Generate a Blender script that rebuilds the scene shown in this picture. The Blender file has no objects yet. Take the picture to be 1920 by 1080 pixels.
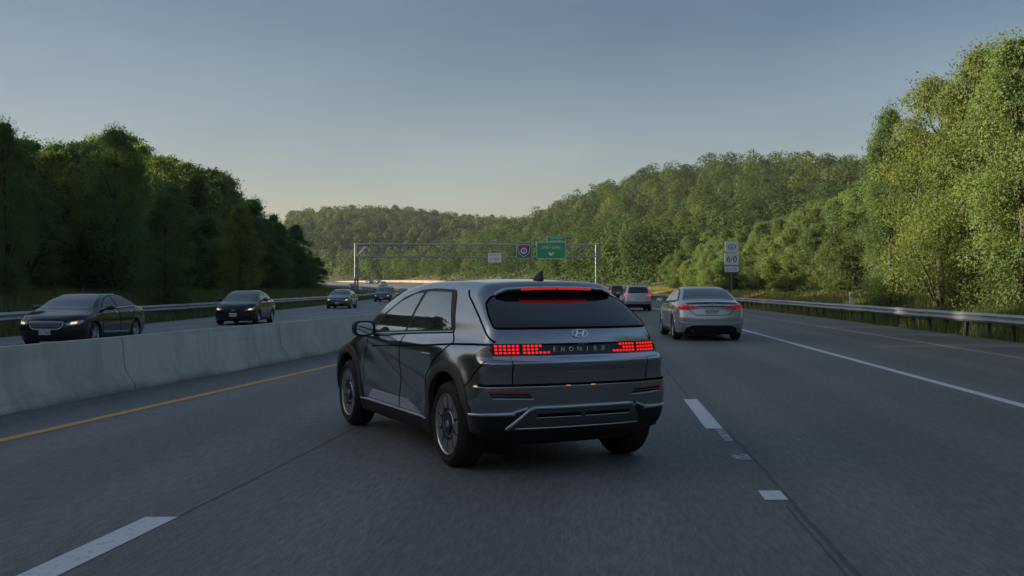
import bpy, bmesh, math, random
import numpy as np
from mathutils import Vector, Matrix
from mathutils.geometry import delaunay_2d_cdt

rng = np.random.default_rng(7)
random.seed(7)
S = bpy.context.scene
COL = S.collection
R = math.radians

# ------------------------------------------------------------------ helpers
def tag(o, label=None, cat=None, group=None, kind=None):
    if label: o['label'] = label
    if cat: o['category'] = cat
    if group: o['group'] = group
    if kind: o['kind'] = kind
    return o

def empty(name, loc=(0, 0, 0), rz=0.0, scale=1.0):
    o = bpy.data.objects.new(name, None)
    o.empty_display_size = .3
    COL.objects.link(o)
    o.location = loc; o.rotation_euler = (0, 0, rz); o.scale = (scale,) * 3
    return o

def link(name, me, mats, parent=None):
    o = bpy.data.objects.new(name, me)
    COL.objects.link(o)
    if not isinstance(mats, (list, tuple)): mats = [mats]
    for m in mats: me.materials.append(m)
    if parent is not None: o.parent = parent
    return o

def mesh_np(name, V, F, smooth=True, mi=None, normals=None):
    """V (n,3), F list/array of equal-size faces or list of lists"""
    me = bpy.data.meshes.new(name)
    V = np.asarray(V, dtype=np.float32)
    if isinstance(F, np.ndarray):
        n, k = F.shape
        loops = F.ravel().astype(np.int32)
        starts = (np.arange(n) * k).astype(np.int32)
        tot = np.full(n, k, dtype=np.int32)
    else:
        tot = np.array([len(f) for f in F], dtype=np.int32)
        starts = np.concatenate(([0], np.cumsum(tot)[:-1])).astype(np.int32) if len(tot) else np.zeros(0, np.int32)
        loops = np.array([i for f in F for i in f], dtype=np.int32)
        n = len(F)
    me.vertices.add(len(V)); me.vertices.foreach_set('co', V.ravel())
    me.loops.add(len(loops)); me.loops.foreach_set('vertex_index', loops)
    me.polygons.add(n); me.polygons.foreach_set('loop_start', starts)
    try: me.polygons.foreach_set('loop_total', tot)
    except Exception: pass
    me.polygons.foreach_set('use_smooth', np.full(n, smooth, dtype=bool))
    if mi is not None: me.polygons.foreach_set('material_index', np.asarray(mi, dtype=np.int32))
    me.update(calc_edges=True); me.validate()
    if normals is not None:
        me.normals_split_custom_set_from_vertices([tuple(v) for v in normals])
    return me

class MB:
    """collects simple shapes into one mesh"""
    def __init__(s): s.v = []; s.f = []; s.sm = []
    def add(s, V, F, smooth=False):
        b = len(s.v); s.v += [tuple(p) for p in V]; s.f += [[i + b for i in f] for f in F]; s.sm += [smooth] * len(F)
        return s
    def box(s, c, size, M=None):
        x, y, z = [d / 2 for d in size]
        P = [Vector((a * x, b * y, d * z)) for a in (-1, 1) for b in (-1, 1) for d in (-1, 1)]
        if M is not None: P = [M @ p for p in P]
        P = [p + Vector(c) for p in P]
        return s.add(P, [[0, 1, 3, 2], [4, 6, 7, 5], [0, 4, 5, 1], [2, 3, 7, 6], [0, 2, 6, 4], [1, 5, 7, 3]])
    def bar(s, a, b, r, n=8, r2=None, cap=True):
        a = Vector(a); b = Vector(b); d = (b - a).normalized()
        u = d.orthogonal().normalized(); w = d.cross(u)
        r2 = r if r2 is None else r2
        P = []; F = []
        for k in range(n):
            t = 2 * math.pi * k / n; q = u * math.cos(t) + w * math.sin(t)
            P += [a + q * r, b + q * r2]
        for k in range(n):
            j = (k + 1) % n; F.append([2 * k, 2 * j, 2 * j + 1, 2 * k + 1])
        if cap: F += [[2 * k for k in range(n)][::-1], [2 * k + 1 for k in range(n)]]
        return s.add(P, F, True)
    def lathe(s, prof, n=32, axis='y', c=(0, 0, 0)):
        """prof: list of (radius, offset along axis)"""
        P = []; F = []; m = len(prof)
        for k in range(n):
            t = 2 * math.pi * k / n
            for r, h in prof:
                if axis == 'y': P.append((c[0] + r * math.cos(t), c[1] + h, c[2] + r * math.sin(t)))
                elif axis == 'x': P.append((c[0] + h, c[1] + r * math.cos(t), c[2] + r * math.sin(t)))
                else: P.append((c[0] + r * math.cos(t), c[1] + r * math.sin(t), c[2] + h))
        for k in range(n):
            j = (k + 1) % n
            for i in range(m - 1): F.append([k * m + i, j * m + i, j * m + i + 1, k * m + i + 1])
        return s.add(P, F, True)
    def prism(s, poly, a, b, plane='xz'):
        """extrude a 2D polygon between two offsets"""
        def p3(p, h):
            return {'xz': (p[0], h, p[1]), 'yz': (h, p[0], p[1]), 'xy': (p[0], p[1], h)}[plane]
        n = len(poly); P = [p3(p, a) for p in poly] + [p3(p, b) for p in poly]
        F = [list(range(n))[::-1], [n + i for i in range(n)]] + [[i, (i + 1) % n, n + (i + 1) % n, n + i] for i in range(n)]
        return s.add(P, F)
    def build(s, name, mat, parent=None, bevel=0):
        me = bpy.data.meshes.new(name); me.from_pydata(s.v, [], s.f)
        bm = bmesh.new(); bm.from_mesh(me); bmesh.ops.recalc_face_normals(bm, faces=bm.faces)
        if bevel:
            es = [e for e in bm.edges if len(e.link_faces) == 2 and e.calc_face_angle(0) > .5]
            bmesh.ops.bevel(bm, geom=es, offset=bevel, segments=2, affect='EDGES', clamp_overlap=True)
        bm.to_mesh(me); bm.free()
        if bevel:
            me.shade_smooth() if hasattr(me, 'shade_smooth') else None
            me.set_sharp_from_angle(angle=R(40))
        else:
            me.polygons.foreach_set('use_smooth', s.sm); me.set_sharp_from_angle(angle=R(45))
        return link(name, me, mat, parent)

def text_mesh(txt, size, depth=.004, align='CENTER'):
    cu = bpy.data.curves.new('lettering', 'FONT')
    cu.body = txt; cu.size = size; cu.extrude = depth; cu.align_x = align; cu.align_y = 'CENTER'
    o = bpy.data.objects.new('lettering', cu); COL.objects.link(o)
    dg = bpy.context.evaluated_depsgraph_get(); dg.update()
    me = bpy.data.meshes.new_from_object(o.evaluated_get(dg))
    bpy.data.objects.remove(o); bpy.data.curves.remove(cu)
    return me

def pchip(xs, ys):
    xs = np.asarray(xs, float); ys = np.asarray(ys, float)
    h = np.diff(xs); d = np.diff(ys) / h
    m = np.zeros_like(ys); m[0] = d[0]; m[-1] = d[-1]
    for i in range(1, len(xs) - 1):
        if d[i - 1] * d[i] > 0:
            w1 = 2 * h[i] + h[i - 1]; w2 = h[i] + 2 * h[i - 1]
            m[i] = (w1 + w2) / (w1 / d[i - 1] + w2 / d[i])
    def f(x):
        x = np.asarray(x, float); xc = np.clip(x, xs[0], xs[-1])
        i = np.clip(np.searchsorted(xs, xc, side='right') - 1, 0, len(xs) - 2)
        t = (xc - xs[i]) / h[i]
        r = ((1 + 2 * t) * (1 - t) ** 2 * ys[i] + t * (1 - t) ** 2 * h[i] * m[i] + t * t * (3 - 2 * t) * ys[i + 1] + t * t * (t - 1) * h[i] * m[i + 1])
        return r
    return f

def spline(xs, ys):
    """smooth (C2-like) Catmull-Rom through points with linear extension"""
    xs = np.asarray(xs, float); ys = np.asarray(ys, float)
    m = np.gradient(ys, xs); h = np.diff(xs)
    def f(x):
        x = np.asarray(x, float); xc = np.clip(x, xs[0], xs[-1])
        i = np.clip(np.searchsorted(xs, xc, side='right') - 1, 0, len(xs) - 2)
        t = (xc - xs[i]) / h[i]
        r = ((1 + 2 * t) * (1 - t) ** 2 * ys[i] + t * (1 - t) ** 2 * h[i] * m[i] + t * t * (3 - 2 * t) * ys[i + 1] + t * t * (t - 1) * h[i] * m[i + 1])
        return r + (x - xc) * np.where(x > xs[-1], m[-1], m[0])
    return f

def sstep(a, b, x):
    t = np.clip((x - a) / (b - a), 0, 1); return t * t * (3 - 2 * t)

# ------------------------------------------------------------------ materials
def mat(name, base=(.5, .5, .5), rough=.5, metal=0., spec=.5, coat=0., emit=None, estr=0.):
    m = bpy.data.materials.new(name); m.use_nodes = True
    b = m.node_tree.nodes['Principled BSDF']
    b.inputs['Base Color'].default_value = (*base, 1)
    b.inputs['Roughness'].default_value = rough
    b.inputs['Metallic'].default_value = metal
    b.inputs['Specular IOR Level'].default_value = spec
    b.inputs['Coat Weight'].default_value = coat
    b.inputs['Coat Roughness'].default_value = .04
    if emit:
        b.inputs['Emission Color'].default_value = (*emit, 1); b.inputs['Emission Strength'].default_value = estr
    return m

class NT:
    def __init__(s, m): s.m = m; s.t = m.node_tree; s.b = s.t.nodes['Principled BSDF']
    def n(s, typ, **kw):
        q = s.t.nodes.new(typ)
        for k, v in kw.items():
            if k.startswith('i_'):
                key = k[2:]; q.inputs[int(key) if key.isdigit() else key.replace('_', ' ')].default_value = v
            else: setattr(q, k, v)
        return q
    def l(s, a, b): s.t.links.new(a, b)
    def ramp(s, src, stops, interp='LINEAR'):
        q = s.n('ShaderNodeValToRGB'); e = q.color_ramp.elements
        q.color_ramp.interpolation = interp
        while len(e) > 1: e.remove(e[-1])
        e[0].position = stops[0][0]; e[0].color = (*stops[0][1], 1)
        for p, c in stops[1:]:
            x = e.new(p); x.color = (*c, 1)
        s.l(src, q.inputs[0]); return q
    def mix(s, fac, a, b, mode='MIX'):
        q = s.n('ShaderNodeMix', data_type='RGBA', blend_type=mode)
        for src, idx in ((fac, 0), (a, 6), (b, 7)):
            if hasattr(src, 'node'): s.l(src, q.inputs[idx])
            else: q.inputs[idx].default_value = src if idx == 0 else (*src, 1)
        return q.outputs[2]

def asphalt(name, lo, hi, warm=0):
    m = mat(name, rough=.66, spec=.45); t = NT(m)
    uv = t.n('ShaderNodeUVMap'); mp = t.n('ShaderNodeMapping'); t.l(uv.outputs[0], mp.inputs[0])
    mp.inputs['Scale'].default_value = (1, .05, 1)
    streak = t.n('ShaderNodeTexNoise', i_Scale=1.1, i_Detail=5., i_Roughness=.65); t.l(mp.outputs[0], streak.inputs['Vector'])
    mp2 = t.n('ShaderNodeMapping'); t.l(uv.outputs[0], mp2.inputs[0]); mp2.inputs['Scale'].default_value = (1, .16, 1)
    fine = t.n('ShaderNodeTexNoise', i_Scale=26., i_Detail=4., i_Roughness=.7); t.l(mp2.outputs[0], fine.inputs['Vector'])
    agg = t.n('ShaderNodeTexNoise', i_Scale=95., i_Detail=2., i_Roughness=.6); t.l(uv.outputs[0], agg.inputs['Vector'])
    big = t.n('ShaderNodeTexNoise', i_Scale=.11, i_Detail=3.); t.l(uv.outputs[0], big.inputs['Vector'])
    c = t.ramp(streak.outputs[0], [(.34, lo), (.66, hi)])
    c2 = t.mix(.62, c.outputs[0], t.ramp(fine.outputs[0], [(.30, (.03, .03, .03)), (.70, tuple(h * 1.75 for h in hi))]).outputs[0])
    c3 = t.mix(.45, c2, t.ramp(agg.outputs[0], [(.35, (.02, .02, .021)), (.68, tuple(h * 1.7 for h in hi))]).outputs[0])
    c4 = t.mix(.5, c3, t.ramp(big.outputs[0], [(.3, (.62, .62, .62)), (.7, (1.15, 1.15, 1.15))]).outputs[0], 'MULTIPLY')
    # polished wheel tracks: two darker bands a lane
    sx = t.n('ShaderNodeSeparateXYZ'); t.l(uv.outputs[0], sx.inputs[0])
    w = t.n('ShaderNodeMath', operation='MULTIPLY'); t.l(sx.outputs[0], w.inputs[0]); w.inputs[1].default_value = 2 * math.pi / 1.85
    cs = t.n('ShaderNodeMath', operation='COSINE'); t.l(w.outputs[0], cs.inputs[0])
    c5 = t.mix(.55, c4, t.ramp(cs.outputs[0], [(0, (.78, .78, .78)), (.8, (1.08, 1.08, 1.08))]).outputs[0], 'MULTIPLY')
    t.l(c5, t.b.inputs['Base Color'])
    bp = t.n('ShaderNodeBump', i_Strength=.25, i_Distance=.01); t.l(agg.outputs[0], bp.inputs['Height']); t.l(bp.outputs[0], t.b.inputs['Normal'])
    return m

def noisy(name, c1, c2, scale=3., rough=.6, metal=0., bump=0., detail=4., coords='Object', spec=.4, stretch=(1, 1, 1)):
    m = mat(name, rough=rough, metal=metal, spec=spec); t = NT(m)
    tc = t.n('ShaderNodeTexCoord'); mp = t.n('ShaderNodeMapping'); mp.inputs['Scale'].default_value = stretch
    t.l(tc.outputs[coords], mp.inputs[0])
    nz = t.n('ShaderNodeTexNoise', i_Scale=scale, i_Detail=detail, i_Roughness=.62); t.l(mp.outputs[0], nz.inputs['Vector'])
    t.l(t.ramp(nz.outputs[0], [(.32, c1), (.68, c2)]).outputs[0], t.b.inputs['Base Color'])
    if bump:
        bp = t.n('ShaderNodeBump', i_Strength=bump, i_Distance=.02); t.l(nz.outputs[0], bp.inputs['Height']); t.l(bp.outputs[0], t.b.inputs['Normal'])
    return m

def foliage(name, dark, light, yellow, use_attr):
    m = mat(name, rough=.7, spec=.14); t = NT(m)
    at = t.n('ShaderNodeAttribute', attribute_name='leafvar')
    sep = t.n('ShaderNodeSeparateColor'); t.l(at.outputs['Color'], sep.inputs[0])
    if use_attr: tree_v = sep.outputs[1]
    else:
        oi = t.n('ShaderNodeObjectInfo'); tree_v = oi.outputs['Random']
    a = t.mix(sep.outputs[0], dark, light)
    yr = t.ramp(tree_v, [(.0, (0, 0, 0)), (.55, (.25, .25, .25)), (1., (.95, .95, .95))])
    b = t.mix(yr.outputs[0], a, yellow)
    wn = t.n('ShaderNodeTexWhiteNoise', noise_dimensions='1D'); t.l(tree_v, wn.inputs['W'])
    b = t.mix(1., b, t.ramp(wn.outputs[0], [(0, (.62, .66, .70)), (1, (1.15, 1.12, 1.05))]).outputs[0], 'MULTIPLY')
    t.l(b, t.b.inputs['Base Color'])
    tr = t.n('ShaderNodeBsdfTranslucent'); 
    c2 = t.mix(1., b, (1.3, 1.35, .6), 'MULTIPLY'); t.l(c2, tr.inputs[0])
    mx = t.n('ShaderNodeMixShader'); mx.inputs[0].default_value = .48
    t.l(t.b.outputs[0], mx.inputs[1]); t.l(tr.outputs[0], mx.inputs[2])
    t.l(mx.outputs[0], t.t.nodes['Material Output'].inputs[0])
    return m

M = {}
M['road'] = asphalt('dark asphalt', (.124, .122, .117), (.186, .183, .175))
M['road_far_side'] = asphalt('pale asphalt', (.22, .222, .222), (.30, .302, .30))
M['shoulder'] = asphalt('shoulder asphalt', (.12, .119, .116), (.17, .167, .162))
def paint_line(name, c, c2, wear=.42, hole=.30):
    m = mat(name, rough=.7); t = NT(m)
    tc = t.n('ShaderNodeTexCoord')
    nz = t.n('ShaderNodeTexNoise', i_Scale=14., i_Detail=6., i_Roughness=.75); t.l(tc.outputs['Object'], nz.inputs['Vector'])
    t.l(t.ramp(nz.outputs[0], [(wear - .12, c2), (wear + .05, c)]).outputs[0], t.b.inputs['Base Color'])
    # chipped away: the road shows through where the paint is gone, most of all towards the edges
    n2 = t.n('ShaderNodeTexNoise', i_Scale=26., i_Detail=5., i_Roughness=.8); t.l(tc.outputs['Object'], n2.inputs['Vector'])
    uv = t.n('ShaderNodeUVMap', uv_map='edge'); sx = t.n('ShaderNodeSeparateXYZ'); t.l(uv.outputs[0], sx.inputs[0])
    ad = t.n('ShaderNodeMath', operation='ADD'); t.l(n2.outputs[0], ad.inputs[0])
    er = t.ramp(sx.outputs[0], [(0, (-.25,) * 3), (.14, (0, 0, 0)), (.86, (0, 0, 0)), (1, (-.25,) * 3)])
    ey = t.ramp(sx.outputs[1], [(0, (-.3,) * 3), (.05, (0, 0, 0)), (.95, (0, 0, 0)), (1, (-.3,) * 3)])
    a2 = t.n('ShaderNodeMath', operation='ADD'); t.l(er.outputs[0], a2.inputs[0]); t.l(ey.outputs[0], a2.inputs[1]); t.l(a2.outputs[0], ad.inputs[1])
    al = t.ramp(ad.outputs[0], [(hole - .05, (0, 0, 0)), (hole + .05, (1, 1, 1))])
    t.l(al.outputs[0], t.b.inputs['Alpha'])
    return m
M['white_line'] = paint_line('white road paint', (.66, .67, .67), (.36, .37, .37))
M['yellow_line'] = paint_line('yellow road paint', (.66, .34, .07), (.40, .22, .07))
M['thin_line'] = paint_line('faded cream road paint', (.46, .40, .33), (.27, .24, .20))
M['worn_line'] = paint_line('worn white road paint', (.50, .51, .52), (.22, .22, .22), .5, .46)
M['crack'] = noisy('sealed joint', (.06, .061, .062), (.095, .096, .097), 6., .7)
def concrete(name):
    m = mat(name, rough=.85, spec=.25); t = NT(m)
    tc = t.n('ShaderNodeTexCoord')
    n1 = t.n('ShaderNodeTexNoise', i_Scale=.7, i_Detail=6., i_Roughness=.6); t.l(tc.outputs['Object'], n1.inputs['Vector'])
    mp = t.n('ShaderNodeMapping'); mp.inputs['Scale'].default_value = (2.2, 2.2, .25); t.l(tc.outputs['Object'], mp.inputs[0])
    n2 = t.n('ShaderNodeTexNoise', i_Scale=1.2, i_Detail=5., i_Roughness=.7); t.l(mp.outputs[0], n2.inputs['Vector'])
    n3 = t.n('ShaderNodeTexNoise', i_Scale=40., i_Detail=3.); t.l(tc.outputs['Object'], n3.inputs['Vector'])
    c = t.ramp(n1.outputs[0], [(.3, (.49, .47, .42)), (.7, (.62, .60, .54))])
    c2 = t.mix(.5, c.outputs[0], t.ramp(n2.outputs[0], [(.33, (.55, .55, .53)), (.55, (1, 1, 1))]).outputs[0], 'MULTIPLY')
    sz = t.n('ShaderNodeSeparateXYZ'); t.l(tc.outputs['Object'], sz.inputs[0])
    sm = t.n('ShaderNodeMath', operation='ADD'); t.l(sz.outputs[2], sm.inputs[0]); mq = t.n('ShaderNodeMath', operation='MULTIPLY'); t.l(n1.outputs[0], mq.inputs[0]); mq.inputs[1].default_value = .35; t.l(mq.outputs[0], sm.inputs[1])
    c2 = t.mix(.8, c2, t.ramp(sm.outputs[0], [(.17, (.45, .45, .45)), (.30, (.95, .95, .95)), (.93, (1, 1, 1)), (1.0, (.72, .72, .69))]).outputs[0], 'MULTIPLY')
    mk = t.n('ShaderNodeMapping'); mk.inputs['Scale'].default_value = (.5, .22, 3.); t.l(tc.outputs['Object'], mk.inputs[0])
    n5 = t.n('ShaderNodeTexNoise', i_Scale=1.3, i_Detail=3., i_Roughness=.5); t.l(mk.outputs[0], n5.inputs['Vector'])
    c2 = t.mix(.3, c2, t.ramp(n5.outputs[0], [(.60, (1, 1, 1)), (.70, (.55, .55, .55))]).outputs[0], 'MULTIPLY')
    c3 = t.mix(.3, c2, t.ramp(n3.outputs[0], [(.3, (.7, .7, .7)), (.7, (1.15, 1.15, 1.15))]).outputs[0], 'MULTIPLY')
    t.l(c3, t.b.inputs['Base Color'])
    bp = t.n('ShaderNodeBump', i_Strength=.2, i_Distance=.02); t.l(n3.outputs[0], bp.inputs['Height']); t.l(bp.outputs[0], t.b.inputs['Normal'])
    return m
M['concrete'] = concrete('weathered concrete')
M['tan_wall'] = noisy('pale tan concrete', (.19, .145, .10), (.31, .235, .165), .3, .85)
M['galv'] = noisy('galvanised steel', (.30, .32, .34), (.44, .46, .48), 1.6, .45, .75, stretch=(1, .3, 3))
M['galv_dull'] = noisy('dull galvanised steel', (.17, .185, .20), (.26, .275, .29), 2., .55, .5)
M['post_wood'] = noisy('dark post', (.035, .033, .03), (.07, .065, .06), 8., .85)
M['ground'] = noisy('grassy earth', (.055, .068, .03), (.12, .125, .05), .35, .95, coords='Object', bump=.3)
M['grass'] = foliage('verge grass', (.10, .14, .06), (.20, .23, .105), (.40, .32, .15), True)
M['leaf'] = foliage('broadleaf foliage', (.120, .190, .094), (.152, .232, .084), (.186, .220, .074), False)
M['wood_leaf'] = foliage('hillside foliage', (.036, .070, .028), (.070, .120, .040), (.106, .132, .042), True)
M['bark'] = noisy('bark', (.035, .028, .02), (.085, .07, .055), 5., .9, bump=.5, stretch=(1, 1, .25))
M['tyre'] = noisy('tyre rubber', (.012, .012, .012), (.022, .022, .022), 30., .75, spec=.3)
M['black_trim'] = noisy('black plastic', (.010, .0105, .011), (.018, .0185, .019), 60., .55, spec=.35)
M['grey_trim'] = noisy('dark grey plastic', (.034, .035, .036), (.048, .049, .05), 60., .5, spec=.4)
M['seam'] = mat('panel gap', (.004, .004, .004), .9, spec=.05)
M['well'] = mat('wheel well', (.006, .006, .006), .95, spec=.05)
M['glass'] = mat('dark tinted glass', (.006, .007, .008), .015, spec=.6)
M['glass'].node_tree.nodes['Principled BSDF'].inputs['IOR'].default_value = 1.75
M['side_glass'] = mat('reflective side glass', (.27, .29, .29), .02, .85, spec=.6)
M['side_glass'].node_tree.nodes['Principled BSDF'].inputs['IOR'].default_value = 2.5
M['windshield'] = mat('windshield glass', (.045, .055, .058), .03, spec=.6)
M['windshield'].node_tree.nodes['Principled BSDF'].inputs['IOR'].default_value = 2.3
M['chrome'] = mat('satin chrome', (.62, .64, .66), .22, 1.)
M['brake_red'] = mat('lit brake strip', (.5, .01, .01), .35, emit=(1., .012, .012), estr=.17)
M['badge'] = mat('bright badge', (.92, .94, .96), .22, .9)
M['letter'] = mat('white badge lettering', (.86, .87, .88), .5)
M['silver_trim'] = mat('satin silver trim', (.56, .59, .63), .36, .9)
M['grey_rim'] = noisy('grey alloy', (.24, .245, .25), (.34, .345, .35), 12., .4, .8)
M['dark_rim'] = mat('dark alloy', (.045, .047, .05), .45, .6)
M['bright_rim'] = mat('machined alloy', (.55, .56, .57), .28, .9)
M['tail_red'] = mat('lit red lamp', (.5, .01, .01), .3, emit=(1., .012, .012), estr=.29)
M['tail_red_dim'] = mat('red lamp lens', (.34, .016, .022), .12, coat=1., emit=(1., .02, .03), estr=.035)
M['red_reflector'] = mat('red reflector', (.16, .012, .025), .35, emit=(1, .03, .08), estr=.006)  # plain reflector, given a faint glow of its own
M['head_warm'] = mat('lit warm headlamp', (.8, .7, .5), .2, emit=(1., .66, .32), estr=.27)
M['lens'] = mat('clear lamp lens', (.30, .31, .32), .08, .3, coat=1.)
M['amber'] = mat('amber plate lamp', (.6, .3, .1), .3, emit=(1., .40, .12), estr=.14)
M['lens_amber'] = mat('smoked amber lens', (.20, .10, .07), .15, coat=1.)
M['plate'] = noisy('licence plate', (.45, .46, .48), (.6, .61, .62), 9., .5)
M['plate_ink'] = mat('plate lettering', (.10, .11, .16), .6)
M['sign_green'] = noisy('green sign sheeting', (.008, .28, .13), (.010, .34, .16), .8, .45)
M['sign_white'] = noisy('white sign sheeting', (.70, .71, .74), (.82, .83, .86), .9, .5)
M['sign_blue'] = mat('blue sign sheeting', (.015, .045, .20), .45)
M['sign_red'] = mat('red sign sheeting', (.40, .04, .035), .45)
M['sign_green_dull'] = noisy('grassy green sheeting', (.02, .12, .05), (.06, .17, .05), .6, .45)
M['sign_black'] = mat('black sign ink', (.012, .012, .014), .5)
M['sign_slate'] = mat('slate sign ink', (.07, .10, .17), .5)
M['sign_back'] = mat('aluminium', (.30, .31, .32), .45, .8)
M['delineator'] = mat('white plastic post', (.82, .84, .86), .5)

def car_paint(name, c, metal=.55, rough=.32, coat=1.):
    m = mat(name, c, rough, metal, coat=coat, spec=.5 if metal > .1 else .1); t = NT(m)
    tc = t.n('ShaderNodeTexCoord')
    nz = t.n('ShaderNodeTexNoise', i_Scale=2.3, i_Detail=5.); t.l(tc.outputs['Object'], nz.inputs['Vector'])
    # fine dust film: a little variation of colour and gloss
    t.l(t.ramp(nz.outputs[0], [(.3, tuple(v * .9 for v in c)), (.75, tuple(min(1, v * 1.12 + .004) for v in c))]).outputs[0], t.b.inputs['Base Color'])
    r = t.n('ShaderNodeMapRange', i_3=.03, i_4=.09); t.l(nz.outputs[0], r.inputs[0]); t.l(r.outputs[0], t.b.inputs['Coat Roughness'])
    return m

# ------------------------------------------------------------------ road layout (X as a function of the distance Y)
f_bar = spline([-12, 0, 12.3, 24.4, 36, 50, 70, 100, 134, 170, 200, 250, 330, 420, 520], [-9.9, -8.15, -6.2, -4.3, -2.9, -1.9, -1.5, -2.1, -4.0, -7.5, -12, -23, -47, -84, -135])
f_rail_r = spline([-12, 10, 29, 56, 83, 110, 134, 160, 200, 250, 330, 420, 520], [11.7, 13.35, 14.85, 16.95, 18.6, 19.4, 19.3, 18.2, 14.2, 4.5, -18, -55, -105])
f_rail_l = spline([-12, 10, 33, 47, 80, 115, 147, 170, 200, 230, 260, 330, 420, 520], [-17.1, -17.0, -16.9, -16.9, -17.6, -19.1, -20.7, -22.4, -26.5, -34, -44, -72, -115, -172])
f_yel = lambda y: f_bar(y) + 1.33 + .0008 * (np.asarray(y) - 12)
f_dl = spline([-12, 5.4, 6.9, 12, 20, 30, 60, 100, 134, 200, 330, 520], [-4.6, -2.56, -2.36, -1.75, -.95, -.2, 1.6, 2.0, .6, -6, -39, -124])
f_dr = spline([-12, 5.4, 12, 22.9, 40, 68, 100, 134, 200, 330, 520], [.2, 1.73, 2.30, 3.22, 4.55, 6.3, 7.2, 6.6, .8, -32, -117])
f_wh = spline([-12, 13.3, 25, 39, 68, 100, 134, 200, 330, 520], [4.9, 6.72, 7.6, 8.65, 10.35, 11.3, 11.2, 5.9, -26.5, -112.5])
f_out = spline([-12, 22.2, 58, 83, 110, 134, 200, 330, 520], [9.0, 11.25, 13.5, 14.9, 15.7, 15.6, 10.4, -22.5, -109])
def E(y): return 3.9 * sstep(130, 430, np.asarray(y, float))

def fbm(x, y, s, seed):
    r = np.random.default_rng(seed); out = 0
    for k in range(5):
        a = r.uniform(0, 6.28, 3); q = s * 1.9 ** k
        out = out + np.sin(x / q * 6.28 * math.cos(a[0]) + y / q * 6.28 * math.sin(a[0]) + a[1]) * q / s
    return out / 8

def terrain(x, y):
    x = np.asarray(x, float); y = np.asarray(y, float)
    e = E(y); xl = f_rail_l(y); xr = f_rail_r(y)
    dl = np.maximum(xl - x, 0); dr = np.maximum(x - xr, 0)
    z = e.copy() if hasattr(e, 'copy') else e
    near = sstep(520, 430, y)
    # left bank
    z = z + near * (1.0 * sstep(.6, 5, dl) + .085 * np.maximum(dl - 4, 0) * sstep(4, 12, dl) * sstep(140, 20, dl) + 12 * sstep(22, 80, dl))
    # right bank, then the wooded hill
    g = .10 + .90 * sstep(95, 365, y) 
    z = z + (.75 * sstep(.8, 5, dr) + .03 * np.maximum(dr - 5, 0) * sstep(80, 20, dr)) * near
    prof_ = np.interp(x, [-45, -25, 4, 28, 54, 72, 100, 200], [0, .14, .30, .60, .84, .86, .80, .78])
    prof_ = prof_ * sstep(150, 260, y) + sstep(260, 150, y)
    hill = 41 * np.minimum(.34 * sstep(4, 45, dr) + .66 * sstep(22, 112, dr), prof_) * g * sstep(640, 440, y)
    z = z + hill + hill * .09 * fbm(x, y, 70, 3)
    # far ridge
    ridge = 38 * sstep(455, 720, y + 22 * fbm(x, y, 160, 5)) * (1 + .16 * np.exp(-((x + 92) / 55) ** 2) - .04 * sstep(-70, 60, x)) * sstep(-520, -230, x)
    z = z + ridge * (1 + .05 * fbm(x, y, 90, 9))
    return z

def grid_lines(segs):
    out = []
    for a, b, st in segs: out += list(np.arange(a, b, st))
    return np.array(out + [segs[-1][1]])

# ground: one sheet to the horizon
gx = grid_lines([(-4000, -600, 340), (-600, -120, 24), (-120, -40, 5), (-40, 40, 1.2), (40, 120, 4), (120, 400, 10), (400, 4000, 300)])
gy = grid_lines([(-4000, -200, 380), (-200, -24, 8), (-24, 180, 2.), (180, 480, 4), (480, 900, 10), (900, 5000, 340)])
GX, GY = np.meshgrid(gx, gy)
GZ = terrain(GX, GY)
on_road = (GX > f_rail_l(GY) - .2) & (GX < f_rail_r(GY) + .4) & (GY < 540)
GZ = np.where(on_road, GZ - .12, GZ - .03)
nx, ny = len(gx), len(gy)
idx = np.arange(nx * ny).reshape(ny, nx)
F = np.stack([idx[:-1, :-1], idx[:-1, 1:], idx[1:, 1:], idx[1:, :-1]], -1).reshape(-1, 4)
o = link('ground', mesh_np('ground', np.stack([GX, GY, GZ], -1).reshape(-1, 3), F), M['ground'])
tag(o, kind='structure')

YS = np.concatenate([np.arange(-12, 60, 1.), np.arange(60, 200, 2.), np.arange(200, 521, 4.)])
def strip(name, fa, fb, dz, m, ys=YS, nseg=4, kind='structure'):
    A = fa(ys); B = fb(ys); V = []; U = []
    s = np.concatenate([[0], np.cumsum(np.hypot(np.diff((A + B) / 2), np.diff(ys)))]) + ys[0]
    for k in range(nseg + 1):
        x = A + (B - A) * k / nseg
        V.append(np.stack([x, ys, E(ys) + dz], -1)); U.append(np.stack([x - f_dr(ys) + 40, s], -1))
    V = np.stack(V, 1).reshape(-1, 3); U = np.stack(U, 1).reshape(-1, 2)
    n = len(ys); idx = np.arange(n * (nseg + 1)).reshape(n, nseg + 1)
    F = np.stack([idx[:-1, :-1], idx[:-1, 1:], idx[1:, 1:], idx[1:, :-1]], -1).reshape(-1, 4)
    me = mesh_np(name, V, F)
    uv = me.uv_layers.new(name='UVMap')
    li = np.zeros(len(me.loops), np.int32); me.loops.foreach_get('vertex_index', li)
    uv.data.foreach_set('uv', U[li].ravel().astype(np.float32))
    ev = me.uv_layers.new(name='edge')
    W_ = np.stack(np.broadcast_arrays(np.linspace(0, 1, nseg + 1)[None, :], np.linspace(0, 1, n)[:, None]), -1).reshape(-1, 2)
    ev.data.foreach_set('uv', W_[li].ravel().astype(np.float32))
    o = link(name, me, m)
    if kind: tag(o, kind=kind)
    return o

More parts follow.
